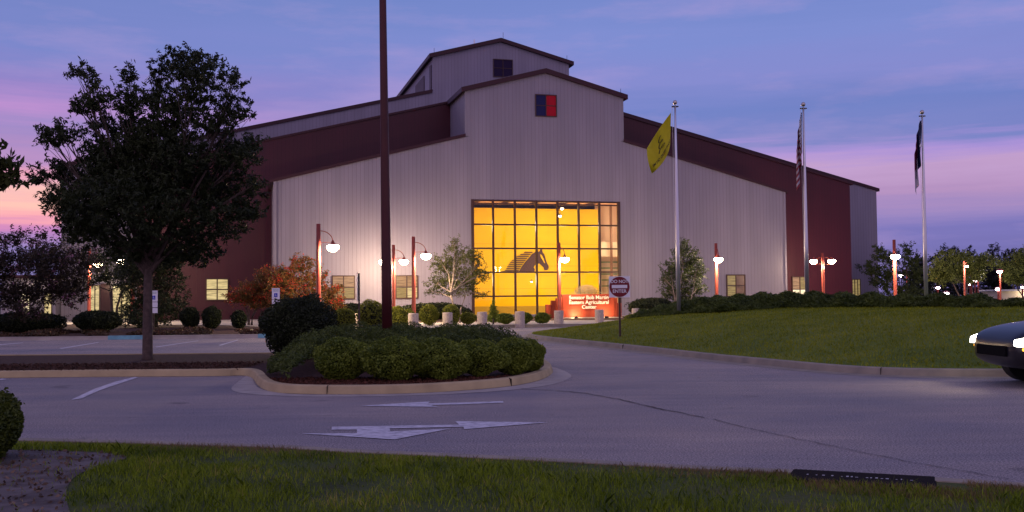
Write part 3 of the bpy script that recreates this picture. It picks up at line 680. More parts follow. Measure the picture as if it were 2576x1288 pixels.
# near hedge at the left edge
shrub(G(-40, 1172, .11)+Vector((-.17, .25, 0)), .34, .66, leafmat('hedge_leaf', (.02, .035, .006), (.12, .15, .02), .25, 2), 'clipped leafy hedge end at the near left edge', 15000, .03, name='hedge', box=False, ry=.5)

# juniper mass on the mound ---------------------------------------------------
def mound_junipers():
    fr = [(1600, 800), (1624, 799), (1700, 793), (1821, 786), (1900, 780), (1985, 776.5), (2172, 774), (2300, 773.5), (2415, 774.5), (2480, 776), (2640, 776)]
    F = [on_mound(*p) for p in fr]; F = [p for p in F if p]
    fx = np.array([p.x for p in F]); fy = np.array([p.y for p in F])
    n = 210000; x = rng.uniform(fx.min(), fx.max(), n); y0 = np.interp(x, fx, fy); wob = .35*np.sin(x*1.3)+.2*np.sin(x*3.7)
    dep = 7.0; y = y0+wob+rng.random(n)*dep; d = y-y0-wob
    ok = inside(MP, x, y) & (edist(MP, x, y) > .3); x, y, d = x[ok], y[ok], d[ok]
    ends = np.clip((x-fx.min())/2, 0, 1)*np.clip((fx.max()-x)/5, 0, 1)
    H = (.10+.32*np.clip(d/1.2, 0, 1))*(.35+.65*ends)+.09*np.sin(x*2.1+y)+.07*np.sin(x*5.3-y*2)+.04*np.sin(x*9+y*7)
    z = mound(x, y)+np.maximum(H, .05)*(.4+.7*rng.random(len(x)))
    V = leafquads(np.stack([x, y, z], 1), .17, .05, -.4)
    tag(quads('juniper_ground_cover', V, JUN), 'dark juniper bed spreading along the crest of the flagpole mound', 'ground cover', kind='stuff')
mound_junipers()
# dark clipped hedges and small shrubs before the front wall --------------------
def sh(u, v, ru, h, m, lb, n=2600, leaf=.07, z=.165, ry=None, grp=None, name='round_shrub', box=False):
    p = G(u, v, z); return shrub(p, ru*p.y/FOC, h, m, lb, n, leaf, ry=ry, group=grp, name=name, box=box)
g = 'round shrubs before the front wall'
sh(865, 838, 30, 1.1, GREENY, 'lamp lit round shrub right of the red crape myrtle', grp=g)
sh(935, 836, 38, 1.4, GREENY, 'wide lamp lit shrub left of the tall dark red pole', grp=g)
sh(1000, 822, 24, 1.05, GREENY, 'round shrub just right of the tall dark red pole', grp=g)
sh(1028, 819, 20, .85, GREENY, 'small lit shrub left of the second bollard lamp post', grp=g)
sh(1080, 819, 24, 1.1, GREENY, 'round lit shrub right of the lamp post by the plaza', grp=g)
sh(1134, 818, 23, 1.1, GREENY, 'round lit shrub below the birch with the pale trunk', grp=g)
sh(1178, 816.5, 21, .65, GREENY, 'low round shrub below the left edge of the yellow window', grp=g)
sh(1270, 815, 22, .6, BOX, 'low green shrub right of the small conifer', grp=g)
sh(1318, 814, 22, .62, BOX, 'low green shrub behind the bollard below the yellow window', grp=g)
sh(1365, 814, 20, .6, BOX, 'low green shrub beside the steps of the red sign', grp=g)
sh(1592, 811, 22, .45, GREENY, 'low green hedge right of the red sign', n=2500)
crown_tree('small_conifer', 'small cone shaped conifer under the yellow window', G(1241, 815, .165), [(1241, 762, 4, 8, 0), (1241, 775, 8, 10, 0), (1241, 790, 13, 12, 0), (1241, 802, 17, 9, 0)], 60, .1, 4500, BOX, trunk_r=.04, fork=.3, clr=.1, cl=10, droop=0, cat='shrub', smallbr=False)
sh(1090, 805, 95, 1.15, BUSHD, 'long dark hedge under the middle window left of the yellow glass', n=9000, leaf=.1, ry=1.2, name='hedge')
sh(880, 812, 60, 1.15, BUSHD, 'dark hedge under the window right of the red crape myrtle', n=6000, leaf=.1, ry=1.2, name='hedge')
sh(1640, 800, 62, 1.35, BUSHD, 'dark hedge between the red sign and the left flagpole', n=7000, leaf=.1, ry=1.5, name='hedge')
g = 'round shrubs before the maroon wall'
sh(478, 827, 24, 1.15, BUSHD, 'dark round shrub on the left below the lit maroon window', grp=g, n=4200, z=.13)
sh(533, 827, 24, 1.18, BUSHD, 'dark round shrub directly below the lit maroon window', grp=g, n=4200, z=.13)
sh(601, 828, 19, .95, BUSHD, 'smaller dark round shrub left of the low red crape myrtle', grp=g, n=3500, z=.13)
sh(245, 836, 60, 1.05, BUSHD, 'long clipped hedge below the lit left entrance', n=7000, z=.13, ry=1.0, name='hedge')
sh(60, 838, 110, 1.0, BUSHD, 'low dark hedge under the pink crape myrtle', n=9000, z=.13, ry=1.4, name='hedge')
sh(2545, 776, 30, .9, BUSHD, 'dark low shrub before the small shed', z=0, n=2500)
sh(2502, 775, 22, .8, BOX, 'green low shrub left of the small shed', z=0, n=2500)
sh(2188, 765, 22, 3.0, BUSHD, 'small dark shrub against the pale right wing', z=0, n=1500, leaf=.15, name='shrub')
def litter():
    n = 1600; x = rng.uniform(-5, -2.2, n); y = rng.uniform(6.5, 11, n); ok = inside(DPA, x, y); x, y = x[ok], y[ok]
    tag(quads('leaf_litter', leafquads(np.stack([x, y, .116+rng.random(len(x))*.012], 1)*1, .05, .03), leafmat('litter', (.05, .03, .02), (.22, .15, .10), .1, 3)), 'dry leaves and twigs scattered on the bare soil', 'leaves', kind='stuff')
litter()
def lowcover():
    n = 60000; x = rng.uniform(-32, -8.5, n); yf = np.interp(x, [p.x for p in mb_f], [p.y for p in mb_f]); y = yf+.5+rng.random(n)*6
    k = np.sin(x*1.1)+np.sin(x*2.7+y)+.5*np.sin(y*3); ok = k > -.1; x, y, k = x[ok], y[ok], k[ok]
    z = .13+rng.random(len(x))*(.08+.09*np.clip(k, 0, 1.5))
    tag(quads('ground_cover', leafquads(np.stack([x, y, z], 1), .14, .07), leafmat('reddish_cover', (.03, .03, .012), (.10, .045, .025), .2, 1.1)), 'low reddish ground cover in the mulch bed behind the parking bays', 'ground cover', kind='stuff')
    n = 9000; x = rng.uniform(G(-100, 930).x, G(655, 930).x, n); y = rng.uniform(21.8, 24.0, n); z = .125+rng.random(n)*.05
    tag(quads('bark_mulch', leafquads(np.stack([x, y, z], 1), .07, .03), mat('mulch_chips', (.10, .05, .035), 1, noise=(20, (.03, .018, .012), .3, .7))), 'dark bark chips on the parking median', 'mulch', kind='stuff')
    n = 9000; x = rng.uniform(G(655, 965).x, G(1390, 930).x, n); y = rng.uniform(17, 19.2, n); ok = inside(np.array([(p.x, p.y) for p in inn]), x, y); x, y = x[ok], y[ok]
    tag(quads('bark_mulch', leafquads(np.stack([x, y, .125+rng.random(len(x))*.03], 1), .06, .03), mat('mulch_chips_red', (.14, .05, .03), 1, noise=(20, (.04, .018, .012), .3, .7))), 'reddish bark chips along the front of the island', 'mulch', kind='stuff')
lowcover()

# ------------------------------------------------------------------ the arena building
TH = math.atan(.269)
B = empty('arena_building', (2.7366, 78.7, 0), TH, 'huge pale and maroon metal barn-like arena with stepped gables and a glowing yellow window wall', 'building')
T2, T3, TE = 5.5, 13.9, 62.
def wallpoly(name, polys, y0, y1, m):
    b = MB()
    for p in polys: b.prism(p, y0, y1)
    return b.build(name, m, B)
# front section with the window opening
wx0, wx1, wz0, wz1 = -6.02, 6.05, .35, 9.14
wallpoly('front_wall', [[(-20.6, 0), (wx0, 0), (wx0, 14.0), (-20.6, 10.3)], [(wx1, 0), (20.6, 0), (20.6, 10.3), (wx1, 14.0)],
                        [(wx0, wz1), (wx1, wz1), (wx1, 14.0), (6.45, 13.95), (6.45, 17.6), (0, 19.25), (-6.45, 17.6), (-6.45, 13.95), (wx0, 14.0)],
                        [(wx0, 0), (wx1, 0), (wx1, wz0), (wx0, wz0)]], 0, .25, WALL)
# fill notch between opening and monitor edge is covered by the side polygons
MB().box(-6.45, -6.25, .26, T2, 12, 17.6).build('monitor_side_wall', WALL, B); MB().box(6.25, 6.45, .26, T2, 12, 17.6).build('monitor_side_wall', WALL, B)
MB().box(-20.6, -20.4, .26, T2, 0, 10.25).build('side_wall', WALL, B); MB().box(20.4, 20.6, .26, T2, 0, 10.25).build('side_wall', WALL, B)
def rake(b, pts, y0, y1, th=.34):
    """roof slabs following a polyline of eave and ridge points"""
    for (x0, z0), (x1, z1) in zip(pts[:-1], pts[1:]): b.prism([(x0, z0-th), (x1, z1-th), (x1, z1), (x0, z0)], y0, y1)
r = MB(); rake(r, [(-20.9, 10.32), (-6.43, 14.14)], -.12, T2+.1, .22); rake(r, [(6.43, 14.14), (20.9, 10.32)], -.12, T2+.1, .22)
rake(r, [(-6.75, 17.66), (0, 19.45), (6.75, 17.66)], -.25, T2+.05, .36); r.build('front_roof_edge', TRIM, B)
r = MB(); rake(r, [(-6.6, 17.74), (0, 19.49), (6.6, 17.74)], -.1, T3, .05); r.build('front_monitor_roof', ROOF, B)
MB().box(-20.66, -20.5, -.08, 0, .1, 10.2).box(-20.3, -20.22, -.08, 0, .1, 10.1).build('downspout', WALL, B)
MB().box(20.5, 20.66, -.05, 0, .1, 10.2).build('downspout', WALL, B)
# middle section, maroon
mz = lambda x: 19.2-.2465*abs(x)
wallpoly('middle_wall', [[(-30.4, 0), (-6.6, 0), (-6.6, mz(6.6)), (-30.4, mz(30.4))], [(6.6, 0), (30.4, 0), (30.4, mz(30.4)), (6.6, mz(6.6))],
                         [(-6.6, 10.6), (6.6, 10.6), (6.6, mz(6.6)), (0, mz(0)), (-6.6, mz(6.6))]], T2, T2+.25, MAROON)
r = MB(); rake(r, [(-30.7, mz(30.7)+.1), (-6.4, mz(6.4)+.1)], T2-.12, T3, .16); rake(r, [(6.4, mz(6.4)+.1), (30.7, mz(30.7)+.1)], T2-.12, T3, .16); r.build('middle_roof_edge', TRIM, B)
MB().box(-30.4, -30.2, T2+.26, T3, 0, 11.6).build('side_wall', MAROON, B); MB().box(30.2, 30.4, T2+.26, T3, 0, 11.6).build('side_wall', MAROON, B)
# rear section with tall monitor
rz_ = lambda x: 21.75-.2435*abs(x)
wallpoly('rear_wall', [[(-37, 0), (39, 0), (39, rz_(39)), (6.55, rz_(6.55)), (6.55, 23.5), (0, 25.15), (-6.3, 23.5), (-6.3, rz_(6.3)), (-37, rz_(37))]], T3, T3+.25, WALL)
r = MB(); rake(r, [(-37.3, rz_(37.3)+.14), (-6.35, rz_(6.35)+.14)], T3-.12, TE, .3); rake(r, [(6.6, rz_(6.6)+.14), (39.3, rz_(39.3)+.14)], T3-.12, TE, .3)
rake(r, [(-6.65, 23.5), (0, 25.32), (6.95, 23.5)], T3-.3, TE-20, .34); r.build('rear_roof_edge', TRIM, B)
r = MB(); rake(r, [(-6.6, 23.58), (0, 25.37), (6.85, 23.58)], T3-.1, TE-20, .04); r.build('rear_monitor_roof', ROOF, B)
MB().box(-37, -36.8, T3+.26, TE, 0, rz_(37)-.1).build('side_wall', WALL, B); MB().box(38.8, 39, T3+.26, TE, 0, rz_(39)-.1).build('side_wall', WALL, B)
MB().box(-6.3, -6.1, T3+.26, TE-20, 19, 23.4).build('monitor_side_wall', WALL, B); MB().box(6.35, 6.55, T3+.26, TE-20, 19, 23.4).build('monitor_side_wall', WALL, B)
# monitor side windows seen obliquely
for y0, y1, z0, z1 in ((T3+.5, T3+1.4, 20.5, 22.7), (T3+4.2, T3+9.0, 20.3, 22.5)):
    f = MB().box(-6.36, -6.301, y0, y1, z0, z1).build('side_window', TRIM, B)
MB().prism([(0, 0), (2.2, 0), (1.1, 1.3)], 0, .08).build('side_gable', WALL, B).matrix_local = Matrix.Translation((-6.33, T3+14.5, 20.15)) @ Matrix.Rotation(math.pi/2, 4, 'Z')
MB().tube([(-2.0, T3+2, 24.5), (-2.0, T3+2, 25.6)], .06, 8).build('vent_pipe', ALU, B)
for x, y, z in ((.2, T3-.2, 25.3), (-6.2, T3-.2, 23.5), (6.3, T3-.2, 23.5), (6.2, -.1, 17.6), (-30, T2, 11.7)):
    MB().tube([(x, y, z), (x, y, z+.55)], .018, 6).build('lightning_rod', BLACK, B)
# windows
def window(x0, x1, z0, z1, y, pm, fw=.09, name='window', bars=(1, 1), per=None):
    f = MB(); d0, d1 = y-.10, y-.002
    f.box(x0, x0+fw, d0, d1, z0, z1).box(x1-fw, x1, d0, d1, z0, z1).box(x0+fw, x1-fw, d0, d1, z0, z0+fw).box(x0+fw, x1-fw, d0, d1, z1-fw, z1)
    for i in range(bars[0]):
        x = x0+(x1-x0)*(i+1)/(bars[0]+1); f.box(x-fw*.5, x+fw*.5, d0+.01, d1, z0+fw, z1-fw)
    for i in range(bars[1]):
        z = z0+(z1-z0)*(i+1)/(bars[1]+1); f.box(x0+fw, x1-fw, d0+.02, d1-.001, z-fw*.4, z+fw*.4)
    w = f.build(name, FRAME, B)
    nx, nz = bars[0]+1, bars[1]+1; k = 0
    for i in range(nx):
        for j in range(nz):
            a = x0+(x1-x0)*i/nx+fw*.5; b = x0+(x1-x0)*(i+1)/nx-fw*.5; c = z0+(z1-z0)*j/nz+fw*.5; e = z0+(z1-z0)*(j+1)/nz-fw*.5
            mm = per[k % len(per)] if per else pm; k += 1
            q = MB().box(a, b, y-.05, y-.035, c, e).build('pane', mm, w)
    return w
def litpane(name, c, k, blinds=True, s=10):
    m = bpy.data.materials.new(name); m.use_nodes = True; nt = m.node_tree; n = nt.nodes; l = nt.links; b = n['Principled BSDF']
    b.inputs['Base Color'].default_value = (.05, .04, .03, 1); b.inputs['Roughness'].default_value = .12
    tc = n.new('ShaderNodeTexCoord'); mp = n.new('ShaderNodeMapping'); mp.inputs['Scale'].default_value = (.9, .9, s if blinds else 1.2); l.new(tc.outputs['Object'], mp.inputs[0])
    t = n.new('ShaderNodeTexNoise'); t.inputs['Scale'].default_value = 1.5; t.inputs['Detail'].default_value = 3; l.new(mp.outputs[0], t.inputs['Vector'])
    r = n.new('ShaderNodeValToRGB'); r.color_ramp.elements[0].position = .32; r.color_ramp.elements[1].position = .62
    r.color_ramp.elements[0].color = tuple(x*.35 for x in c)+(1,); r.color_ramp.elements[1].color = (*c, 1)
    l.new(t.outputs[0], r.inputs[0]); l.new(r.outputs[0], b.inputs['Emission Color']); b.inputs['Emission Strength'].default_value = k; return m
LP1 = litpane('lit_pane_cream', (.80, .62, .28), 1.0); LP2 = litpane('lit_pane_tan', (.48, .26, .13), .9); LP3 = litpane('lit_pane_bright', (1, .8, .5), 1.6, False)
LP4 = litpane('lit_pane_olive', (.42, .30, .10), .8); LPD = mat('dark_pane', (.016, .008, .035), .5, spec=.1); LPN = mat('blue_dark_pane', (.012, .014, .07), .5, spec=.1)
LPR = mat('red_pane', (.30, .006, .02), .5, spec=.1); LPB = litpane('lit_pane_brown', (.16, .07, .04), .8, False)
window(-25.5, -23.8, 1.6, 3.32, T2, LP1, per=[LP1, LP1, LP1, LP1])
window(-16.5, -14.8, 1.62, 3.38, 0, LP2, per=[LP4, LP2, LP4, LP2])
window(-11.84, -10.12, 1.62, 3.38, 0, LP2, per=[LP4, LP2, LP1, LP2])
window(15.14, 16.84, 1.54, 3.36, 0, LP2, per=[LP4, LP4, LPB, LPB])
window(24.3, 25.9, 1.0, 3.32, T2, LP3, per=[LP3, LP2, LP3, LP4])
window(-.86, .87, 15.68, 17.41, 0, LPD, .06, per=[LPN, LPN, LPR, LPR])
window(-.72, 1.12, 21.75, 23.4, T3, LPD, .06, per=[LPD])
window(35.9, 36.9, .6, 3.2, T3, LP4, .07, bars=(2, 0))
MB().box(6.7, 6.95, 12.7, 12.95, 21.6, 21.9).build('wall_camera', ALU, B).location = (-2.9, T3-12.9, .2)
# left entrance in the rear section
window(-34.8, -34.0, .1, 3.0, T3, LP1, .08, 'entrance_glazing', bars=(1, 0))
MB().box(-33.95, -33.2, T3-.2, T3-.002, .1, 3.1).build('entrance_post', TRIM, B)
window(-33.1, -31.6, .1, 3.0, T3, LP1, .08, 'entrance_glazing', bars=(1, 0))
# low wing at the far left
MB().box(-41.0, -37.05, T3-2, T3+14, 0, 3.5).build('low_wing_wall', WALL, B); MB().box(-41.3, -37.03, T3-2.4, T3+14, 3.51, 3.75).build('low_wing_roof', TRIM, B)
window(-39.6, -38.9, .1, 2.4, T3-2, LP3, .06, bars=(0, 0)); window(-37.9, -37.3, .3, 2.5, T3-2, LP1, .06, bars=(0, 0))
# monitor truss lobby -----------------------------------------------------------
LB = MB()
nx, nz = 7, 5
fr = MB()
for i in range(nx+1):
    x = wx0+(wx1-wx0)*i/nx; w = .07 if 0 < i < nx else .11; x = min(max(x, wx0+w), wx1-w); fr.box(x-w, x+w, -.06, .16, wz0, wz1)
zs = [wz1-.07-(wz1-.1-wz0)*j/4.75 for j in range(nz)]
for j, z in enumerate(zs):
    for i in range(nx):
        a = wx0+(wx1-wx0)*i/nx+.075; b = wx0+(wx1-wx0)*(i+1)/nx-.075; fr.box(a, b, -.045, .15, z-.06, z+.06)
FR = fr.build('lobby_window', FRAME, B)
gm = bpy.data.materials.new('window_glass'); gm.use_nodes = True; nt = gm.node_tree; n = nt.nodes; n.clear()
tb = n.new('ShaderNodeBsdfTransparent'); gb = n.new('ShaderNodeBsdfGlossy'); gb.inputs['Roughness'].default_value = .03; fz = n.new('ShaderNodeFresnel'); fz.inputs[0].default_value = 1.5
mx = n.new('ShaderNodeMixShader'); ou = n.new('ShaderNodeOutputMaterial'); tb.inputs[0].default_value = (.93, .92, .88, 1)
nt.links.new(fz.outputs[0], mx.inputs[0]); nt.links.new(tb.outputs[0], mx.inputs[1]); nt.links.new(gb.outputs[0], mx.inputs[2]); nt.links.new(mx.outputs[0], ou.inputs[0])
raw('glass', [(wx0, .05, wz0), (wx1, .05, wz0), (wx1, .05, wz1), (wx0, .05, wz1)], [(0, 1, 2, 3)], gm, FR)
YB = 4.6; YX = 5.84
CEILM = mat('lobby_ceiling', (.62, .36, .22), .8)
MB().box(wx0-1.5, YX, YB, YB+.2, .2, 8.92).build('yellow_wall', YEL, B)
MB().box(wx0-1.6, wx0-1.4, .26, YB, 0, 9.5).build('lobby_side_wall', YEL, B)
MB().box(wx0-1.6, 8.8, .26, 5.45, 9.3, 9.45).build('lobby_ceiling', CEILM, B)
MB().box(wx0-1.6, 8.8, .26, 5.45, .02, .2).build('lobby_floor', BEIGE, B)
bm_ = MB()
for x in (-5, -2.6, -.2, 2.2, 4.6): bm_.box(x-.06, x+.06, .4, 5.3, 9.12, 9.29)
bm_.box(-6.5, 7.9, 2.2, 2.35, 9.0, 9.115); bm_.build('ceiling_beams', FRAME, B)
MB().box(YX+.01, 8.8, 5.3, 5.44, .2, 9.3).build('stair_hall_wall', BEIGE, B)
MB().box(8.65, 8.8, .26, 5.29, .2, 9.3).build('stair_hall_wall', BEIGE, B)
MB().box(6.7, 6.85, 3.9, 4.1, .2, 9.28).build('hall_column', mat('column_brown', (.22, .12, .07), .6), B)
MB().box(YX+.05, 8.6, 4.4, 5.28, 5.0, 5.2).box(YX+.05, 8.6, 4.4, 4.46, 5.2, 6.2).build('balcony', mat('balcony_cream', (.8, .68, .5), .7), B)
sm = MB()
for z in (4.5, 4.0, 3.5, 3.0, 2.5): sm.box(YX+.05, 8.6, 5.0, 5.28, z, z+.1)
sm.build('stair_treads', mat('green_tread', (.10, .16, .08), .6), B)
MB().box(YX+.1, YX+.2, 4.4, 4.5, .25, 3.2).box(6.9, 7.5, 4.9, 5.0, .25, 2.9).build('door_frames', mat('cream', (.8, .66, .44), .6), B)
# kick wall tan strip at the bottom of the yellow wall
MB().box(wx0-1.4, YX-.02, YB-.05, YB-.002, .2, .95).build('wall_base', mat('olive_base', (.42, .30, .04), .8), B)
sl = MB()
for z in (2.35, 4.2, 6.0): sl.box(wx0-1.4, YX-.02, YB-.012, YB-.001, z, z+.018)
sl.build('panel_joint', mat('joint_dark_yellow', (.40, .24, .01), .8), B)
# horse head emblem with striped mane on the yellow wall. coords from pixels -> wall plane
def facp(u, v, t):
    c, s = math.cos(TH), math.sin(TH); N = Vector((-s, c, 0)); D = Vector((c, s, 0)); P0 = Vector((2.7366, 78.7, 0)); C0 = Vector((0, 0, EYE)); d = ray(u, v)
    k = (t+P0.dot(N)-C0.dot(N))/d.dot(N); p = C0+d*k; return ((p-P0).dot(D), p.z)
HB = mat('emblem_brown', (.07, .035, .03), .6)
def zp(x, y): return facp((1700+x*.4271)/1.4907, (700+y*.4271)/1.4907, YB-.08)   # from the close-up of the window
horse = [(578, 745), (600, 705), (628, 668), (660, 630), (692, 592), (722, 572), (752, 572), (762, 560), (768, 545), (776, 542), (782, 560), (786, 580), (798, 592), (806, 612), (812, 640), (822, 668), (834, 690), (838, 708), (832, 728), (818, 734), (800, 732), (796, 712), (778, 692), (758, 676), (742, 676), (728, 692), (716, 722), (712, 745)]
MB().prism([zp(*p) for p in horse], YB-.08, YB-.02).build('horse_emblem', HB, B)
bl = MB(); bl.prism([zp(*p) for p in [(762, 592), (776, 602), (790, 628), (798, 652), (806, 672), (798, 668), (784, 642), (768, 618)]], YB-.10, YB-.081)
bl.prism([zp(*p) for p in [(706, 708), (722, 684), (727, 690), (714, 722)]], YB-.10, YB-.081).build('emblem_highlight', YEL, B)
mn = MB(); k = 10
for i in range(k):
    y = 572+i*17.5; xr = np.interp(y, [560, 600, 650, 700, 745], [712, 672, 632, 596, 572]); xl = np.interp(y, [560, 600, 650, 700, 745], [640, 560, 500, 468, 440]); 
    mn.prism([zp(xl, y+9), zp(xl+14, y), zp(xr, y), zp(xr-8, y+9)], YB-.08, YB-.02)
mn.prism([zp(425, 748), zp(435, 741), zp(575, 741), zp(570, 752), zp(425, 752)], YB-.08, YB-.02); mn.build('emblem_mane', HB, B)
# lamps inside the lobby; the low one is added for a glass reflection
INB = emat('lamp_and_reflection_glow', (1, .82, .5), 25)
for x, y, z in ((1.75, 1.6, 8.7), (1.9, 2.6, 8.2), (-.7, 2.0, 2.9)):
    s = .12 if z > 5 else .07
    w = MB().lathe([(.01, .18), (s*.5, .15), (s*1.6, .02), (s*1.7, 0)], (x, y, z), 14, False).tube([(x, y, z+.15), (x, y, 9.29 if z > 5 else z+.2)], .012, 5).build('pendant_or_reflection', FRAME, B)
    MB().lathe([(.02, -s), (s*.8, -s*.7), (s, 0), (s*.7, s*.6), (.02, s*.8)], (x, y, z-.01), 12).build('bulb', INB, w)
def light(name, kind, parent, loc, energy, col, size=.2, rot=None, spot=None):
    d = bpy.data.lights.new(name, kind); d.energy = energy; d.color = col
    if kind == 'AREA': d.size = size; d.shape = 'RECTANGLE'; d.size_y = size*.25
    else: d.shadow_soft_size = size
    if spot: d.spot_size = spot; d.spot_blend = 1
    o = bpy.data.objects.new(name, d); COL.objects.link(o); o.parent = parent; o.location = loc
    if rot: o.rotation_euler = rot
    return o
for x in (-4.5, -1.5, 1.5, 4.2):
    light('lobby_light', 'POINT', B, (x, 1.3, 7.2), 150, (1, .78, .5), .5); light('lobby_light', 'POINT', B, (x, 1.3, 3.0), 150, (1, .78, .5), .5)
light('lobby_light', 'POINT', B, (7.1, 2.6, 6.8), 160, (1, .74, .5), .3); light('lobby_light', 'POINT', B, (7.0, 2.6, 2.2), 120, (1, .74, .5), .3)
light('entrance_light', 'POINT', B, (-33.2, T3-1.2, 2.8), 60, (1, .8, .45), .2); light('entrance_light', 'POINT', B, (-38.6, T3-3, 2.6), 60, (1, .8, .45), .2)
light('entrance_light', 'POINT', B, (25.0, T2-1.2, 1.0), 60, (1, .8, .6), .2)

# ------------------------------------------------------------------ street lamps
def lamp_post(u, vtop, label, arms=(0,), H=5.4, Y=None, energy=480, cool=False, ext=True, base=True, arm_r=.75, hl=4.25):
    """arms: headings in degrees, 0 = to the right of the picture, 270 = towards the viewer"""
    hz = 750-.009*(u-1288)
    if Y is None: Y = (H-EYE)*FOC/(hz-vtop)
    p = A(u, vtop, Y); t = empty('lamp_post', (p.x, p.y, .0), 0, label, 'street lamp', 'red lamp posts with pendant lamps')
    MB().tube([(0, 0, .1), (0, 0, .5), (0, 0, 3.6), (0, 0, H)], [.15, .125, .115, .105], 14).build('pole', REDP, t, smooth=True)
    MB().lathe([(.2, 0), (.2, .35), (.15, .42), (.13, .6)], n=14).build('pole_base', BLACK, t)
    for a in arms:
        ca, sa = math.cos(math.radians(a)), math.sin(math.radians(a)); path = []
        for i in range(9):
            q = i/8*math.pi/2; rr = arm_r*(.12+.88*math.sin(q)) if i else .1; path.append((ca*(.08+(arm_r-.08)*math.sin(q)), sa*(.08+(arm_r-.08)*math.sin(q)), H-.35-(.55)*(1-math.cos(q))))
        path.append((ca*arm_r, sa*arm_r, hl+.3))
        b = MB().tube(path, .022, 6); b.tube([(ca*.08, sa*.08, H-.95), (ca*arm_r*.95, sa*arm_r*.95, H-.92)], .012, 5); b.build('arm', REDP, t)
        c = (ca*arm_r, sa*arm_r, hl)
        hd = MB().lathe([(.03, .32), (.07, .26), (.09, .16), (.2, .10), (.30, .02), (.31, 0), (.29, .005), (.19, .085), (.06, .14)], c, 18, False).build('lamp_shade', REDP, t, smooth=True)
        MB().lathe([(.03, -.27), (.18, -.22), (.28, -.12), (.325, -.01), (.25, .07), (.02, .11)], c, 14).build('bulb', BULBP if cool else BULB, hd, smooth=True)
        if energy: light('lamp_light', 'POINT', t, (c[0], c[1], hl-.32), energy*4.2, (1, .71, .44) if not cool else (1, .74, .70), .16)
    return t
lamp_post(801, 563, 'tall red lamp post rising from the red crape myrtle', (-8,), energy=520)
lamp_post(990, 616, 'red lamp post half hidden behind the tall dark red pole', (-10, 172), energy=420)
lamp_post(1040, 595, 'red lamp post behind a bollard at the plaza edge', (5,), energy=460)
lamp_post(1406, 610, 'red lamp post before the yellow window wall by the red sign', (-62,), energy=420)
lamp_post(1801, 612, 'red lamp post seen end-on beside the birch and left flagpole', (-86,), energy=420, arm_r=.6)
lamp_post(2069, 630, 'twin armed red lamp post against the maroon right wall', (0, 180), energy=300, Y=84, H=5.1, hl=4.45)
lamp_post(2249, 603, 'red lamp post before the flat branched tree', (255,), energy=420, arm_r=.6)
lamp_post(2281, 680, 'small far lamp post glowing behind the flat branched tree', (180,), Y=140, energy=0, cool=True, hl=4.3)
lamp_post(225, 640, 'red lamp post among the trees at the lit left entrance', (-20,), Y=72, energy=300)
lamp_post(335, 636, 'red lamp post mostly hidden behind the dark evergreen', (184,), Y=66, energy=420)
def far_lamp(u, v, Y, H, label, hd=0, r=.28, energy=0):
    p = A(u, v, Y); t = empty('lamp_post', (p.x, p.y, 0), 0, label, 'street lamp', 'small lamp posts in the far car park')
    k_ = Y/170; MB().tube([(0, 0, 0), (0, 0, H*.5), (0, 0, H)], [.17*k_, .15*k_, .13*k_], 10).build('pole', REDP, t)
    z = p.z; w = MB().lathe([(.05, r*1.1), (r*1.3, r*.5), (r*1.4, r*.3)], (hd, 0, z), 14, False).build('lamp_shade', REDP, t)
    MB().lathe([(.02, -r*.7), (r*.8, -r*.4), (r, 0), (r*.6, r*.4), (.02, r*.5)], (hd, 0, z), 12).build('bulb', BULBP, w)
    if abs(hd) > .1: MB().tube([(0, 0, max(H-.2, z)), (hd, 0, max(H-.2, z)+.1), (hd, 0, z+.25)], .03, 5).build('arm', REDP, t)
    if energy: light('lamp_light', 'POINT', t, (hd, -.4, z-.2), energy, (1, .78, .6), .2)
    return t
far_lamp(2359, 724, 150, 2.6, 'short glowing lamp post just right of the right flagpole', r=.3)
far_lamp(2380, 738, 130, 1.9, 'lowest star-bright lamp post right of the right flagpole', r=.34)
far_lamp(2425, 670, 71, 3.9, 'lamp post whose head glows high inside the lit tree', .2, .11, 380)
far_lamp(2442, 671, 110, 5.3, 'lamp post whose head glows at the right of the lit tree crown', 0, .2)
far_lamp(2452, 695, 125, 3.9, 'thick red lamp post right of the lit tree trunk', 0, .25)
far_lamp(2440, 716, 115, 2.8, 'short red lamp post beside the lit tree trunk', 0, .14)
far_lamp(2461, 706, 130, 3.6, 'thin lamp post with a violet head left of its pole', -.4, .24)
far_lamp(2515, 683, 77, 3.4, 'tall red lamp post with a flat white head near the shed', 0, .2, 380)
far_lamp(2511, 727, 90, 2.1, 'shorter star-bright lamp post before the tall one by the shed', 0, .22)
far_lamp(2572, 722, 100, 2.9, 'lamp at the shed door by the right edge', 0, .16)
# tall dark red pole on the island
pp = A(975, 850, 23.0); tp = empty('light_pole', (pp.x, pp.y, .12), 0, 'tall thick dark red pole running up out of the picture from the island', 'pole')
tp.rotation_euler = (0, math.radians(-.55), 0)
MB().tube([(0, 0, .3), (0, 0, 2), (0, 0, 6), (0, 0, 10.5)], [.118, .112, .09, .07], 18).build('shaft', REDD, tp, smooth=True)
MB().lathe([(.28, -.1), (.28, .32), (.26, .36), (.01, .37)], n=18).build('footing', CONC, tp)
MB().box(-.8, -.2, -.18, .18, 10.3, 10.45).box(.2, .8, -.18, .18, 10.3, 10.45).box(-.2, .2, -.04, .04, 10.34, 10.4).build('lamp_head', BLACK, tp)

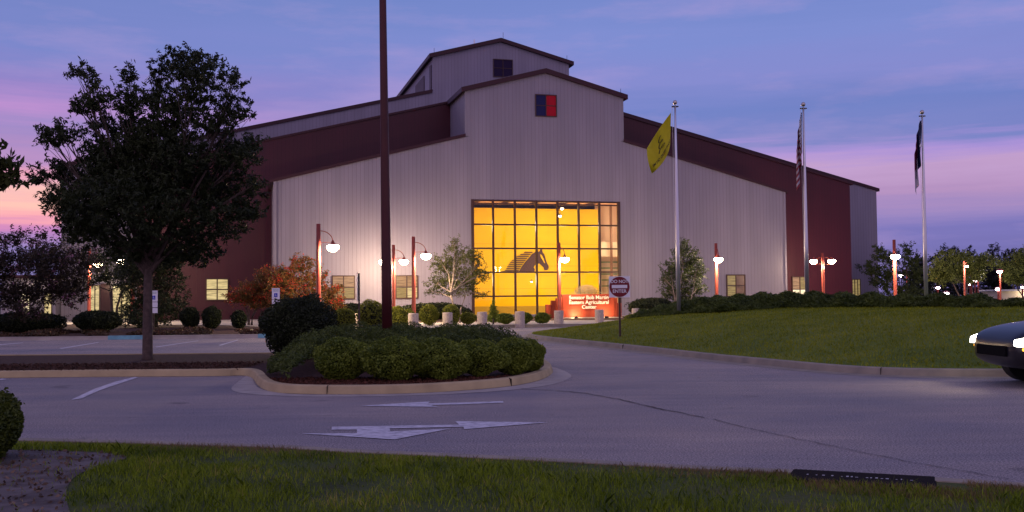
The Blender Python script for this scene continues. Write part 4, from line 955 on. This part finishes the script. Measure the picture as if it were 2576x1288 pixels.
# ------------------------------------------------------------------ bollards
bl = [(1040, 825.5, 'beside the plaza lamp post'), (1126, 822, 'in front of the shrub under the birch'), (1213, 820, 'left of the small conifer'), (1308, 818, 'below the middle of the yellow window'),
      (1406, 815, 'at the foot of the lamp post by the red sign'), (1508, 811, 'before the lettering of the red sign'), (1600, 806, 'right of the red sign by the dark hedge'), (850, 828, 'peeking out left below the lit shrubs'), (905, 826, 'behind the edge-on sign post')]
b0m = MB().lathe([(.25, -.15), (.26, .02), (.26, .70), (.235, .74), (.01, .745)], n=20)
proto = None
for u, v, w in bl:
    p = G(u, v, .15)
    if proto is None: o = b0m.build('bollard', BOLL, smooth=False); proto = o
    else: o = proto.copy(); COL.objects.link(o)
    o.location = p; tag(o, 'squat pale concrete bollard '+w, 'bollard', 'concrete bollards along the plaza')

# ------------------------------------------------------------------ monument sign
sy = 71.; sl_, sr_ = A(1415, 760, sy), A(1562, 760, sy); sgn = empty('monument_sign', ((sl_.x+sr_.x)/2, sy, .15), .12, 'long red stepped monument sign with pale lettering before the yellow window', 'sign')
hw = (sr_.x-sl_.x)/2
MB().box(-hw-.02, hw-.4, 0, .5, .08, 1.68).build('sign_panel', SIGNR, sgn, bevel=.02)
for q_ in ((-hw-.45, -hw-.03, .05, .55, 0, 1.42), (-hw-.78, -hw-.46, .1, .6, 0, 1.26), (-hw-1.15, -hw-.79, .15, .65, 0, .98), (hw-.39, hw-.2, .05, .55, 0, 1.4), (hw-.19, hw+.1, .1, .6, 0, 1.05)): MB().box(*q_).build('stepped_pier', SIGNR, sgn, bevel=.02)
MB().box(-hw-.1, hw+.1, -.15, .7, -.05, .075).build('plinth', CONC, sgn)
for i, (s, x) in enumerate((('Senator Bob Martin', -.2), ('Eastern Agricultural', -.2), ('Center', -.2))):
    text('lettering', s, .36, LETTER, sgn, (x, -.05, 1.44-i*.33), (math.pi/2, 0, 0), .02, off=.004, sx=.98)
for x in (-1.3, -.1, 1.2):
    p = sgn.matrix_basis @ Vector((x, -1.0, 0)) if False else None
for i, (x, w) in enumerate(((-1.15, 'left'), (.95, 'right'))):
    q = Vector((sgn.location.x+x, sgn.location.y-.9, .16)); t = empty('ground_floodlight', q, 0, 'small ground floodlight on the %s before the red sign' % w, 'lamp', 'floodlights before the red sign')
    MB().box(-.13, .13, -.08, .08, 0, .16).build('housing', BLACK, t, bevel=.01); MB().box(-.10, .10, .081, .09, .04, .15).build('lens', BULB, t)
    light('flood', 'SPOT', t, (0, .12, .14), 150, (1, .72, .38), .08, (math.radians(115), 0, 0), math.radians(120))
# pale plume behind the sign: feathery blades standing in for a blurred whitish spray
q = A(1475, 745, 73); t = empty('spray_plume', (q.x, q.y, .15), 0, 'pale feathery plumes rising behind the red sign', 'plant')
n = 5000; a = rng.uniform(-1, 1, n); hh = rng.random(n)**.6; P = np.stack([a*.95*hh+.1*rng.normal(size=n), rng.normal(size=n)*.2, 1.2+hh*1.15*(1-.5*a*a)], 1)
quads('plumes', leafquads(P, .11, .014, -1.2), leafmat('plume', (.45, .36, .22), (.7, .6, .45), .4), t)
st = MB(); [st.tube([(random.gauss(0, .1), random.gauss(0, .1), 0), (x*.8, random.gauss(0, .15), 2.0)], .01, 4) for x in np.linspace(-1, 1, 20)]; st.build('stalks', BARK, t)

# ------------------------------------------------------------------ road signs
WP = mat('sign_white', (.75, .75, .78), .45); RP = mat('sign_red_face', (.17, .006, .014), .4); BP = mat('sign_blue', (.02, .04, .42), .4); GP = mat('sign_green', (.03, .2, .12), .5)
POST = mat('dark_post', (.05, .028, .025), .6)
p = on_mound(1560, 848) or G(1560, 848); Y = p.y; k = Y/FOC
t = empty('road_sign', p, 0, 'round red DO NOT ENTER sign on a dark post at the kerb of the mound', 'sign')
cz = (848-722)*k; R_ = 25.5*k; hs = 26.5*k
MB().box(-.035, .035, 0, .05, -.2, cz+hs*.9).build('post', POST, t)
MB().box(-hs, hs, -.012, -.002, cz-hs, cz+hs).build('sign_plate', WP, t, bevel=.01)
d = MB().tube([(0, -.016, cz), (0, -.013, cz)], R_, 40).build('red_disc', RP, t)
MB().box(-R_*.76, R_*.76, -.022, -.0165, cz-R_*.13, cz+R_*.19).build('white_bar', WP, t)
text('lettering', 'DO NOT', R_*.43, WP, t, (0, -.02, cz+R_*.52), (math.pi/2, 0, 0), .002, off=.002)
text('lettering', 'ENTER', R_*.46, WP, t, (0, -.02, cz-R_*.44), (math.pi/2, 0, 0), .002, off=.002)
def hsign(u, vt, vb, Y, label, extra=2, tilt=0):
    a = A(u, vt, Y); s = Y/FOC; t = empty('parking_sign', (a.x, Y, .13), tilt, label, 'sign', 'accessible parking signs'); zt = a.z-.13; w = 9.8*s; h = 28*s
    MB().tube([(0, .02, -.1), (0, .02, zt)], .028, 8).build('post', POST, t)
    b = MB().box(-w, w, -.012, -.002, zt-h, zt).build('sign_plate', WP, t, bevel=.01)
    MB().box(-w*.42, w*.42, -.018, -.0125, zt-h*.80, zt-h*.45).build('blue_symbol_panel', BP, t)
    # wheelchair figure
    c = MB(); z0 = zt-h*.62; ring = [(math.cos(a)*w*.17-.0*w, -.021, z0-w*.12+math.sin(a)*w*.17) for a in np.linspace(.5, 5.6, 14)]
    c.tube(ring, w*.035, 5); c.tube([(-w*.08, -.021, z0+w*.22), (-w*.04, -.021, z0-w*.02), (w*.14, -.021, z0-w*.04), (w*.22, -.021, z0-w*.26)], w*.04, 5)
    c.lathe([(.001, -w*.06), (w*.05, 0), (.001, w*.06)], (-w*.08, -.021, z0+w*.3), 8); c.build('wheelchair_symbol', WP, t)
    text('lettering', 'RESERVED\nPARKING', w*.34, GP, t, (0, -.0135, zt-h*.2), (math.pi/2, 0, 0), .0005)
    for i in range(extra):
        z1 = zt-h-.02*Y/45-i*(14.5*s); MB().box(-w, w, -.012, -.002, z1-13*s, z1).build('lower_plate', WP, t, bevel=.008)
    return t
hsign(387, 731, 788, 45, 'white accessible parking sign with three plates beside the median tree trunk')
hsign(694, 725, 760, 44, 'white accessible parking sign rising behind the large dark bush', 1)
a = A(903, 686, 40); t = empty('road_sign', (a.x, 40, .13), 0, 'sign seen edge-on on a thin dark post left of the tall pole', 'sign')
MB().tube([(0, 0, -.1), (0, 0, a.z-.15)], .035, 8).build('post', POST, t); MB().box(-.05, -.025, -.25, .25, a.z-1.25, a.z-.13).build('sign_plate', ALU, t, bevel=.01)

# ------------------------------------------------------------------ flags
def pole(u, vtop, Y, label):
    top = A(u, vtop, Y); z0 = float(mound(A(u+10, 760, Y).x, Y)); h = top.z-z0
    xb = A(u+10.5, 760, Y).x; t = empty('flagpole', (xb, Y, z0-.05), 0, label, 'flagpole', 'tapered aluminium flagpoles on the mound')
    t.rotation_euler = (0, -math.atan2(xb-top.x, h)*.62, 0)
    MB().tube([(0, 0, 0), (0, 0, h*.3), (0, 0, h*.7), (0, 0, h-.2)], [.085, .08, .055, .038], 16).build('shaft', ALU, t, smooth=True)
    MB().lathe([(.01, -.1), (.07, -.07), (.095, 0), (.07, .07), (.01, .1)], (0, 0, h-.08), 14).build('ball_finial', GOLD, t, smooth=True)
    MB().box(-.14, .14, -.03, .03, h-.28, h-.23).build('truck', BLACK, t)
    MB().tube([(-.12, 0, h-.28), (-.11, 0, h*.5), (-.09, 0, 1.1)], .006, 4).build('halyard', WHITE, t)
    MB().lathe([(.16, 0), (.15, .05), (.09, .09)], n=16).build('collar', ALU, t)
    return t
F1 = pole(1697, 250, 42, 'leftmost flagpole, carrying the yellow flag')
F2 = pole(2020.5, 255, 43, 'middle flagpole, carrying the striped flag')
F3 = pole(2320, 275, 45, 'rightmost flagpole, carrying the dark blue flag')
def cloth(name, surf, nu, nv, mats, pick, label, grp='flags on the mound'):
    V = [surf(i/nu, j/nv) for j in range(nv+1) for i in range(nu+1)]; Fc = []; mi = []
    for j in range(nv):
        for i in range(nu): a = j*(nu+1)+i; Fc.append((a, a+1, a+nu+2, a+nu+1)); mi.append(pick((i+.5)/nu, (j+.5)/nv))
    o = raw(name, V, Fc, None, smooth=True, mats=mats, mi=mi); o.modifiers.new('s', 'SOLIDIFY').thickness = .004
    return tag(o, label, 'flag', grp)
def fm(n_, c): 
    m = leafmat(n_, tuple(x*.9 for x in c), c, .45, 1); return m
FY = fm('flag_yellow', (.60, .56, .03)); FK = mat('flag_black', (.03, .03, .02), .8); FRd = fm('flag_red', (.34, .03, .06)); FW = fm('flag_white', (.62, .58, .66)); FB = fm('flag_blue', (.02, .03, .12)); FRn = fm('flag_dull_red', (.22, .03, .10))
# yellow flag: hoist along halyard, blown left and drooping
def bil(P, s, t):   # P: 3 x 3 pixel control grid rows top to bottom
    def q(a, b, c, t): return a*(1-t)**2+2*b*t*(1-t)+c*t*t
    return tuple(q(q(P[0][0][k], P[0][1][k], P[0][2][k], s), q(P[1][0][k], P[1][1][k], P[1][2][k], s), q(P[2][0][k], P[2][1][k], P[2][2][k], s), t) for k in range(3))
YP = [[(1688, 283, 0), (1655, 326, -.1), (1627, 374, .2)], [(1687, 325, .1), (1670, 368, .45), (1628, 408, -.35)], [(1686, 362, 0), (1682, 402, -.35), (1640, 437, .2)]]
def ysurf(s, t):
    u, v, dy = bil(YP, s, t); return A(u, v, 42-.05+dy+.12*math.sin(s*9+t*3)*s+.04*math.sin(s*22+t*5)*s)
fy = cloth('yellow_flag', ysurf, 40, 26, [FY], lambda s, t: 0, 'yellow flag with dark coiled snake and lettering drooping left of its pole')
def ontoflag(parent, name, outline_mesh, m, surf, sx, sy, s0, t0, off=-.03):
    me = outline_mesh.data
    for v in me.vertices:
        s = s0+v.co.x*sx; t = t0-v.co.y*sy; p = surf(min(max(s, 0), 1), min(max(t, 0), 1)); v.co = (p.x, p.y+off, p.z)
    outline_mesh.parent = parent; return outline_mesh
tx = text('lettering', "DON'T TREAD ON ME", 1, FK, None, (0, 0, 0), (0, 0, 0), 0, off=.02); ontoflag(fy, 'lettering', tx, FK, ysurf, .085, .14, .5, .80)
import itertools
sp = []; 
for i in range(70):
    a = i/69; an = a*16; rr = .20-.10*a; sp.append((math.cos(an)*rr*.55*(1+.3*(1-a)), -.1+.42*a*1.0+math.sin(an)*rr*.35))
V = []; Fc = []
for i, (x, y) in enumerate(sp): V += [(x-.016, y, 0), (x+.016, y+.02, 0)]
Fc = [(2*i, 2*i+1, 2*i+3, 2*i+2) for i in range(69)]
sn = raw('snake_motif', V, Fc, FK); ontoflag(fy, 'snake_motif', sn, FK, ysurf, 1, 1, .5, .55)
MB().tube([A(1689.5, 283, 41.95), A(1694, 262, 42)], .006, 4).build('cord', WHITE, fy)
# striped flag hanging in folds
def hang(u0, v0, width, length, Y, seed, hoist=.0):
    def f(s, t):    # s along the fly (0 at pole), t from top to bottom of the hoist
        fold = math.sin(s*12+seed)*.5+.5*math.sin(s*23+seed*2+t*2)
        u = u0-width*(.15+.55*s**.5*(1-.25*t)+.12*fold*(.4+t)); v = v0+length*(t*.52+s*.48)
        return A(u, v, Y-.06+.13*math.sin(s*17+seed)+.06*math.cos(s*31))
    return f
usf = hang(2022.5, 282, 27, 198, 43, 1.0)
def pus(s, t): return 2 if (s < .4 and t < .54) else (0 if int(t*13) % 2 == 0 else 1)
uf = cloth('striped_flag', usf, 60, 52, [FRd, FW, FB], pus, 'limp red and white striped flag with starry blue corner')
V = []; Fc = []
for r_ in range(9):
    for c_ in range(6 if r_ % 2 == 0 else 5):
        s = .03+(.4-.05)*((c_+(.5 if r_ % 2 else 0))/5.5); t = .03+.5*(r_/9); p = usf(s, t); k = len(V)
        for i in range(10):
            a = math.pi/2+i*math.pi/5; rr = .03 if i % 2 == 0 else .013; V.append((p.x+rr*math.cos(a), p.y-.025, p.z+rr*math.sin(a)))
        Fc.append(tuple(range(k, k+10)))
raw('stars', V, Fc, WP, uf)
ncf = hang(2322, 302, 30, 188, 45, 2.4)
nf = cloth('blue_flag', ncf, 50, 40, [FB, FRn, FW], lambda s, t: 0 if s < .36 else (1 if t < .5 else 2), 'limp dark blue flag with red and white fly hanging from the right pole')
V = []; Fc = []; c0 = ncf(.18, .5)
for i in range(10):
    a = math.pi/2+i*math.pi/5; rr = .09 if i % 2 == 0 else .04; V.append((c0.x+rr*math.cos(a), c0.y-.1, c0.z+rr*math.sin(a)))
raw('star', V, [tuple(range(10))], WP, nf)

# ------------------------------------------------------------------ small shed far right
a = A(2528, 770, 120); sh_ = empty('shed', (a.x+3, 121, 0), 0, 'small pale building with a lit doorway at the right edge', 'building')
MB().box(-3, 6, 0, 5, 0, 1.9).build('wall', mat('shed_wall', (.55, .48, .38), .8), sh_); MB().box(-3.2, 6.2, -.5, 5.2, 1.91, 2.1).build('roof', mat('shed_roof', (.5, .5, .52), .6), sh_)
MB().box(-.6, .5, -.05, -.003, .05, 1.5).build('door', LP3, sh_)
light('shed_light', 'POINT', sh_, (.2, -1.0, 1.6), 220, (1, .8, .55), .2)

# ------------------------------------------------------------------ car entering at the right, headlights on
def car():
    CP = mat('car_paint', (.016, .015, .02), .3, .2, spec=.5); TY = mat('tyre', (.015, .015, .016), .85); RI = mat('rim', (.45, .45, .48), .3, .8); GL = mat('car_glass', (.012, .013, .018), .06, spec=.8)
    Yc = 17.75; x0 = A(2446, 850, Yc).x+.25
    t = empty('car', (x0+2.3*1.18+.12, Yc+.1, 0), 0, 'dark car with headlights on driving in from the right edge', 'car')
    t.scale = (1.18,)*3
    # body by cross-sections, nose at -x
    st = [(-2.30, .42, .62, .62, .62), (-2.22, .30, .78, .78, .74), (-1.95, .24, .86, .90, .80), (-1.5, .22, .92, .96, .84), (-.95, .22, .98, 1.01, .86), (-.2, .22, 1.0, 1.02, .87), (.8, .22, 1.0, 1.03, .87), (1.6, .24, .98, 1.03, .86), (2.1, .3, .94, 1.0, .82), (2.3, .42, .80, .9, .76)]
    V = []; Fc = []; K = 12
    for x, zb, zs_, zt, hw_ in st:
        ring = [(-hw_*.86, zb), (hw_*.86, zb), (hw_*.98, zb+.1), (hw_, (zb+zs_)/2), (hw_*.99, zs_-.08), (hw_*.93, zs_), (hw_*.55, zt), (-hw_*.55, zt), (-hw_*.93, zs_), (-hw_*.99, zs_-.08), (-hw_, (zb+zs_)/2), (-hw_*.98, zb+.1)]
        V += [(x, y, z) for y, z in ring]
    for i in range(len(st)-1):
        for j in range(K): Fc.append((i*K+j, i*K+(j+1) % K, (i+1)*K+(j+1) % K, (i+1)*K+j))
    Fc += [tuple(range(K))[::-1], tuple((len(st)-1)*K+j for j in range(K))]
    o = raw('body', V, Fc, CP, t, True); m_ = o.modifiers.new('s', 'SUBSURF'); m_.levels = 2; m_.render_levels = 2
    cab = MB(); R0 = [(-.95, .98), (-.1, 1.45), (1.15, 1.47), (1.95, 1.0)]
    def cabin(sc, zz, name, m, y1=.80, y2=.62, grow=0):
        v = []; 
        for y_b, y_t in ((-y1, -y2), (y1, y2)): v += [(R0[0][0], y_b, R0[0][1]), (R0[1][0], y_t, R0[1][1]), (R0[2][0], y_t, R0[2][1]), (R0[3][0], y_b, R0[3][1])]
        f = [(0, 1, 2, 3), (7, 6, 5, 4), (0, 4, 5, 1), (1, 5, 6, 2), (2, 6, 7, 3), (3, 7, 4, 0)]
        q = raw(name, v, f, m, t); b = q.modifiers.new('b', 'BEVEL'); b.width = .06; b.segments = 3; return q
    cabin(1, 0, 'windows', GL)
    MB().box(-.15, 1.2, -.63, .63, 1.44, 1.50).build('roof', CP, t, bevel=.03)
    pl = MB()
    for s in (-1, 1):
        pl.tube([(-1.0, s*.81, .96), (-.12, s*.64, 1.46)], .035, 6); pl.tube([(1.98, s*.81, .98), (1.18, s*.64, 1.47)], .05, 6); pl.tube([(.5, s*.83, .98), (.5, s*.65, 1.47)], .03, 6)
    pl.build('pillar', CP, t)
    for s in (-1, 1):
        for x in (-1.42, 1.42):
            w = MB().tube([(x, s*.66, .33), (x, s*.89, .33)], .33, 24).build('wheel', TY, t)
            MB().tube([(x, s*.80, .33), (x, s*.902, .33)], .21, 16).build('rim', RI, w)
        h = MB().prism([(-2.27, .60), (-2.25, .70), (-2.12, .745), (-1.72, .78), (-1.80, .70), (-2.0, .62)], s*.66-.12, s*.66+.145).build('headlight', emat('headlight', (1, .93, .82), 9), t, bevel=.02)
        MB().box(-2.20, -1.90, s*.72-.1, s*.72+.085, .54, .585).build('turn_signal', emat('turn_signal', (1, .42, .05), 3), t, bevel=.015)
        MB().box(-.85, -.68, s*.80+(0 if s > 0 else -.18), s*.80+(.18 if s > 0 else 0), .98, 1.1).build('mirror', CP, t, bevel=.03)
        MB().box(2.12, 2.27, s*.72-.12, s*.72+.12, .68, .82).build('tail_light', mat('tail_light', (.3, .01, .01), .3), t, bevel=.02)
        light('headlight_beam', 'SPOT', t, (-2.34, s*.62, .64), 55, (1, .80, .58), .3, (math.radians(82), 0, math.radians(95)), math.radians(120))
    MB().box(-2.315, -2.26, -.45, .45, .45, .60).build('grille', mat('grille_black', (.006, .006, .007), .9, spec=.05), t, bevel=.01)
car()
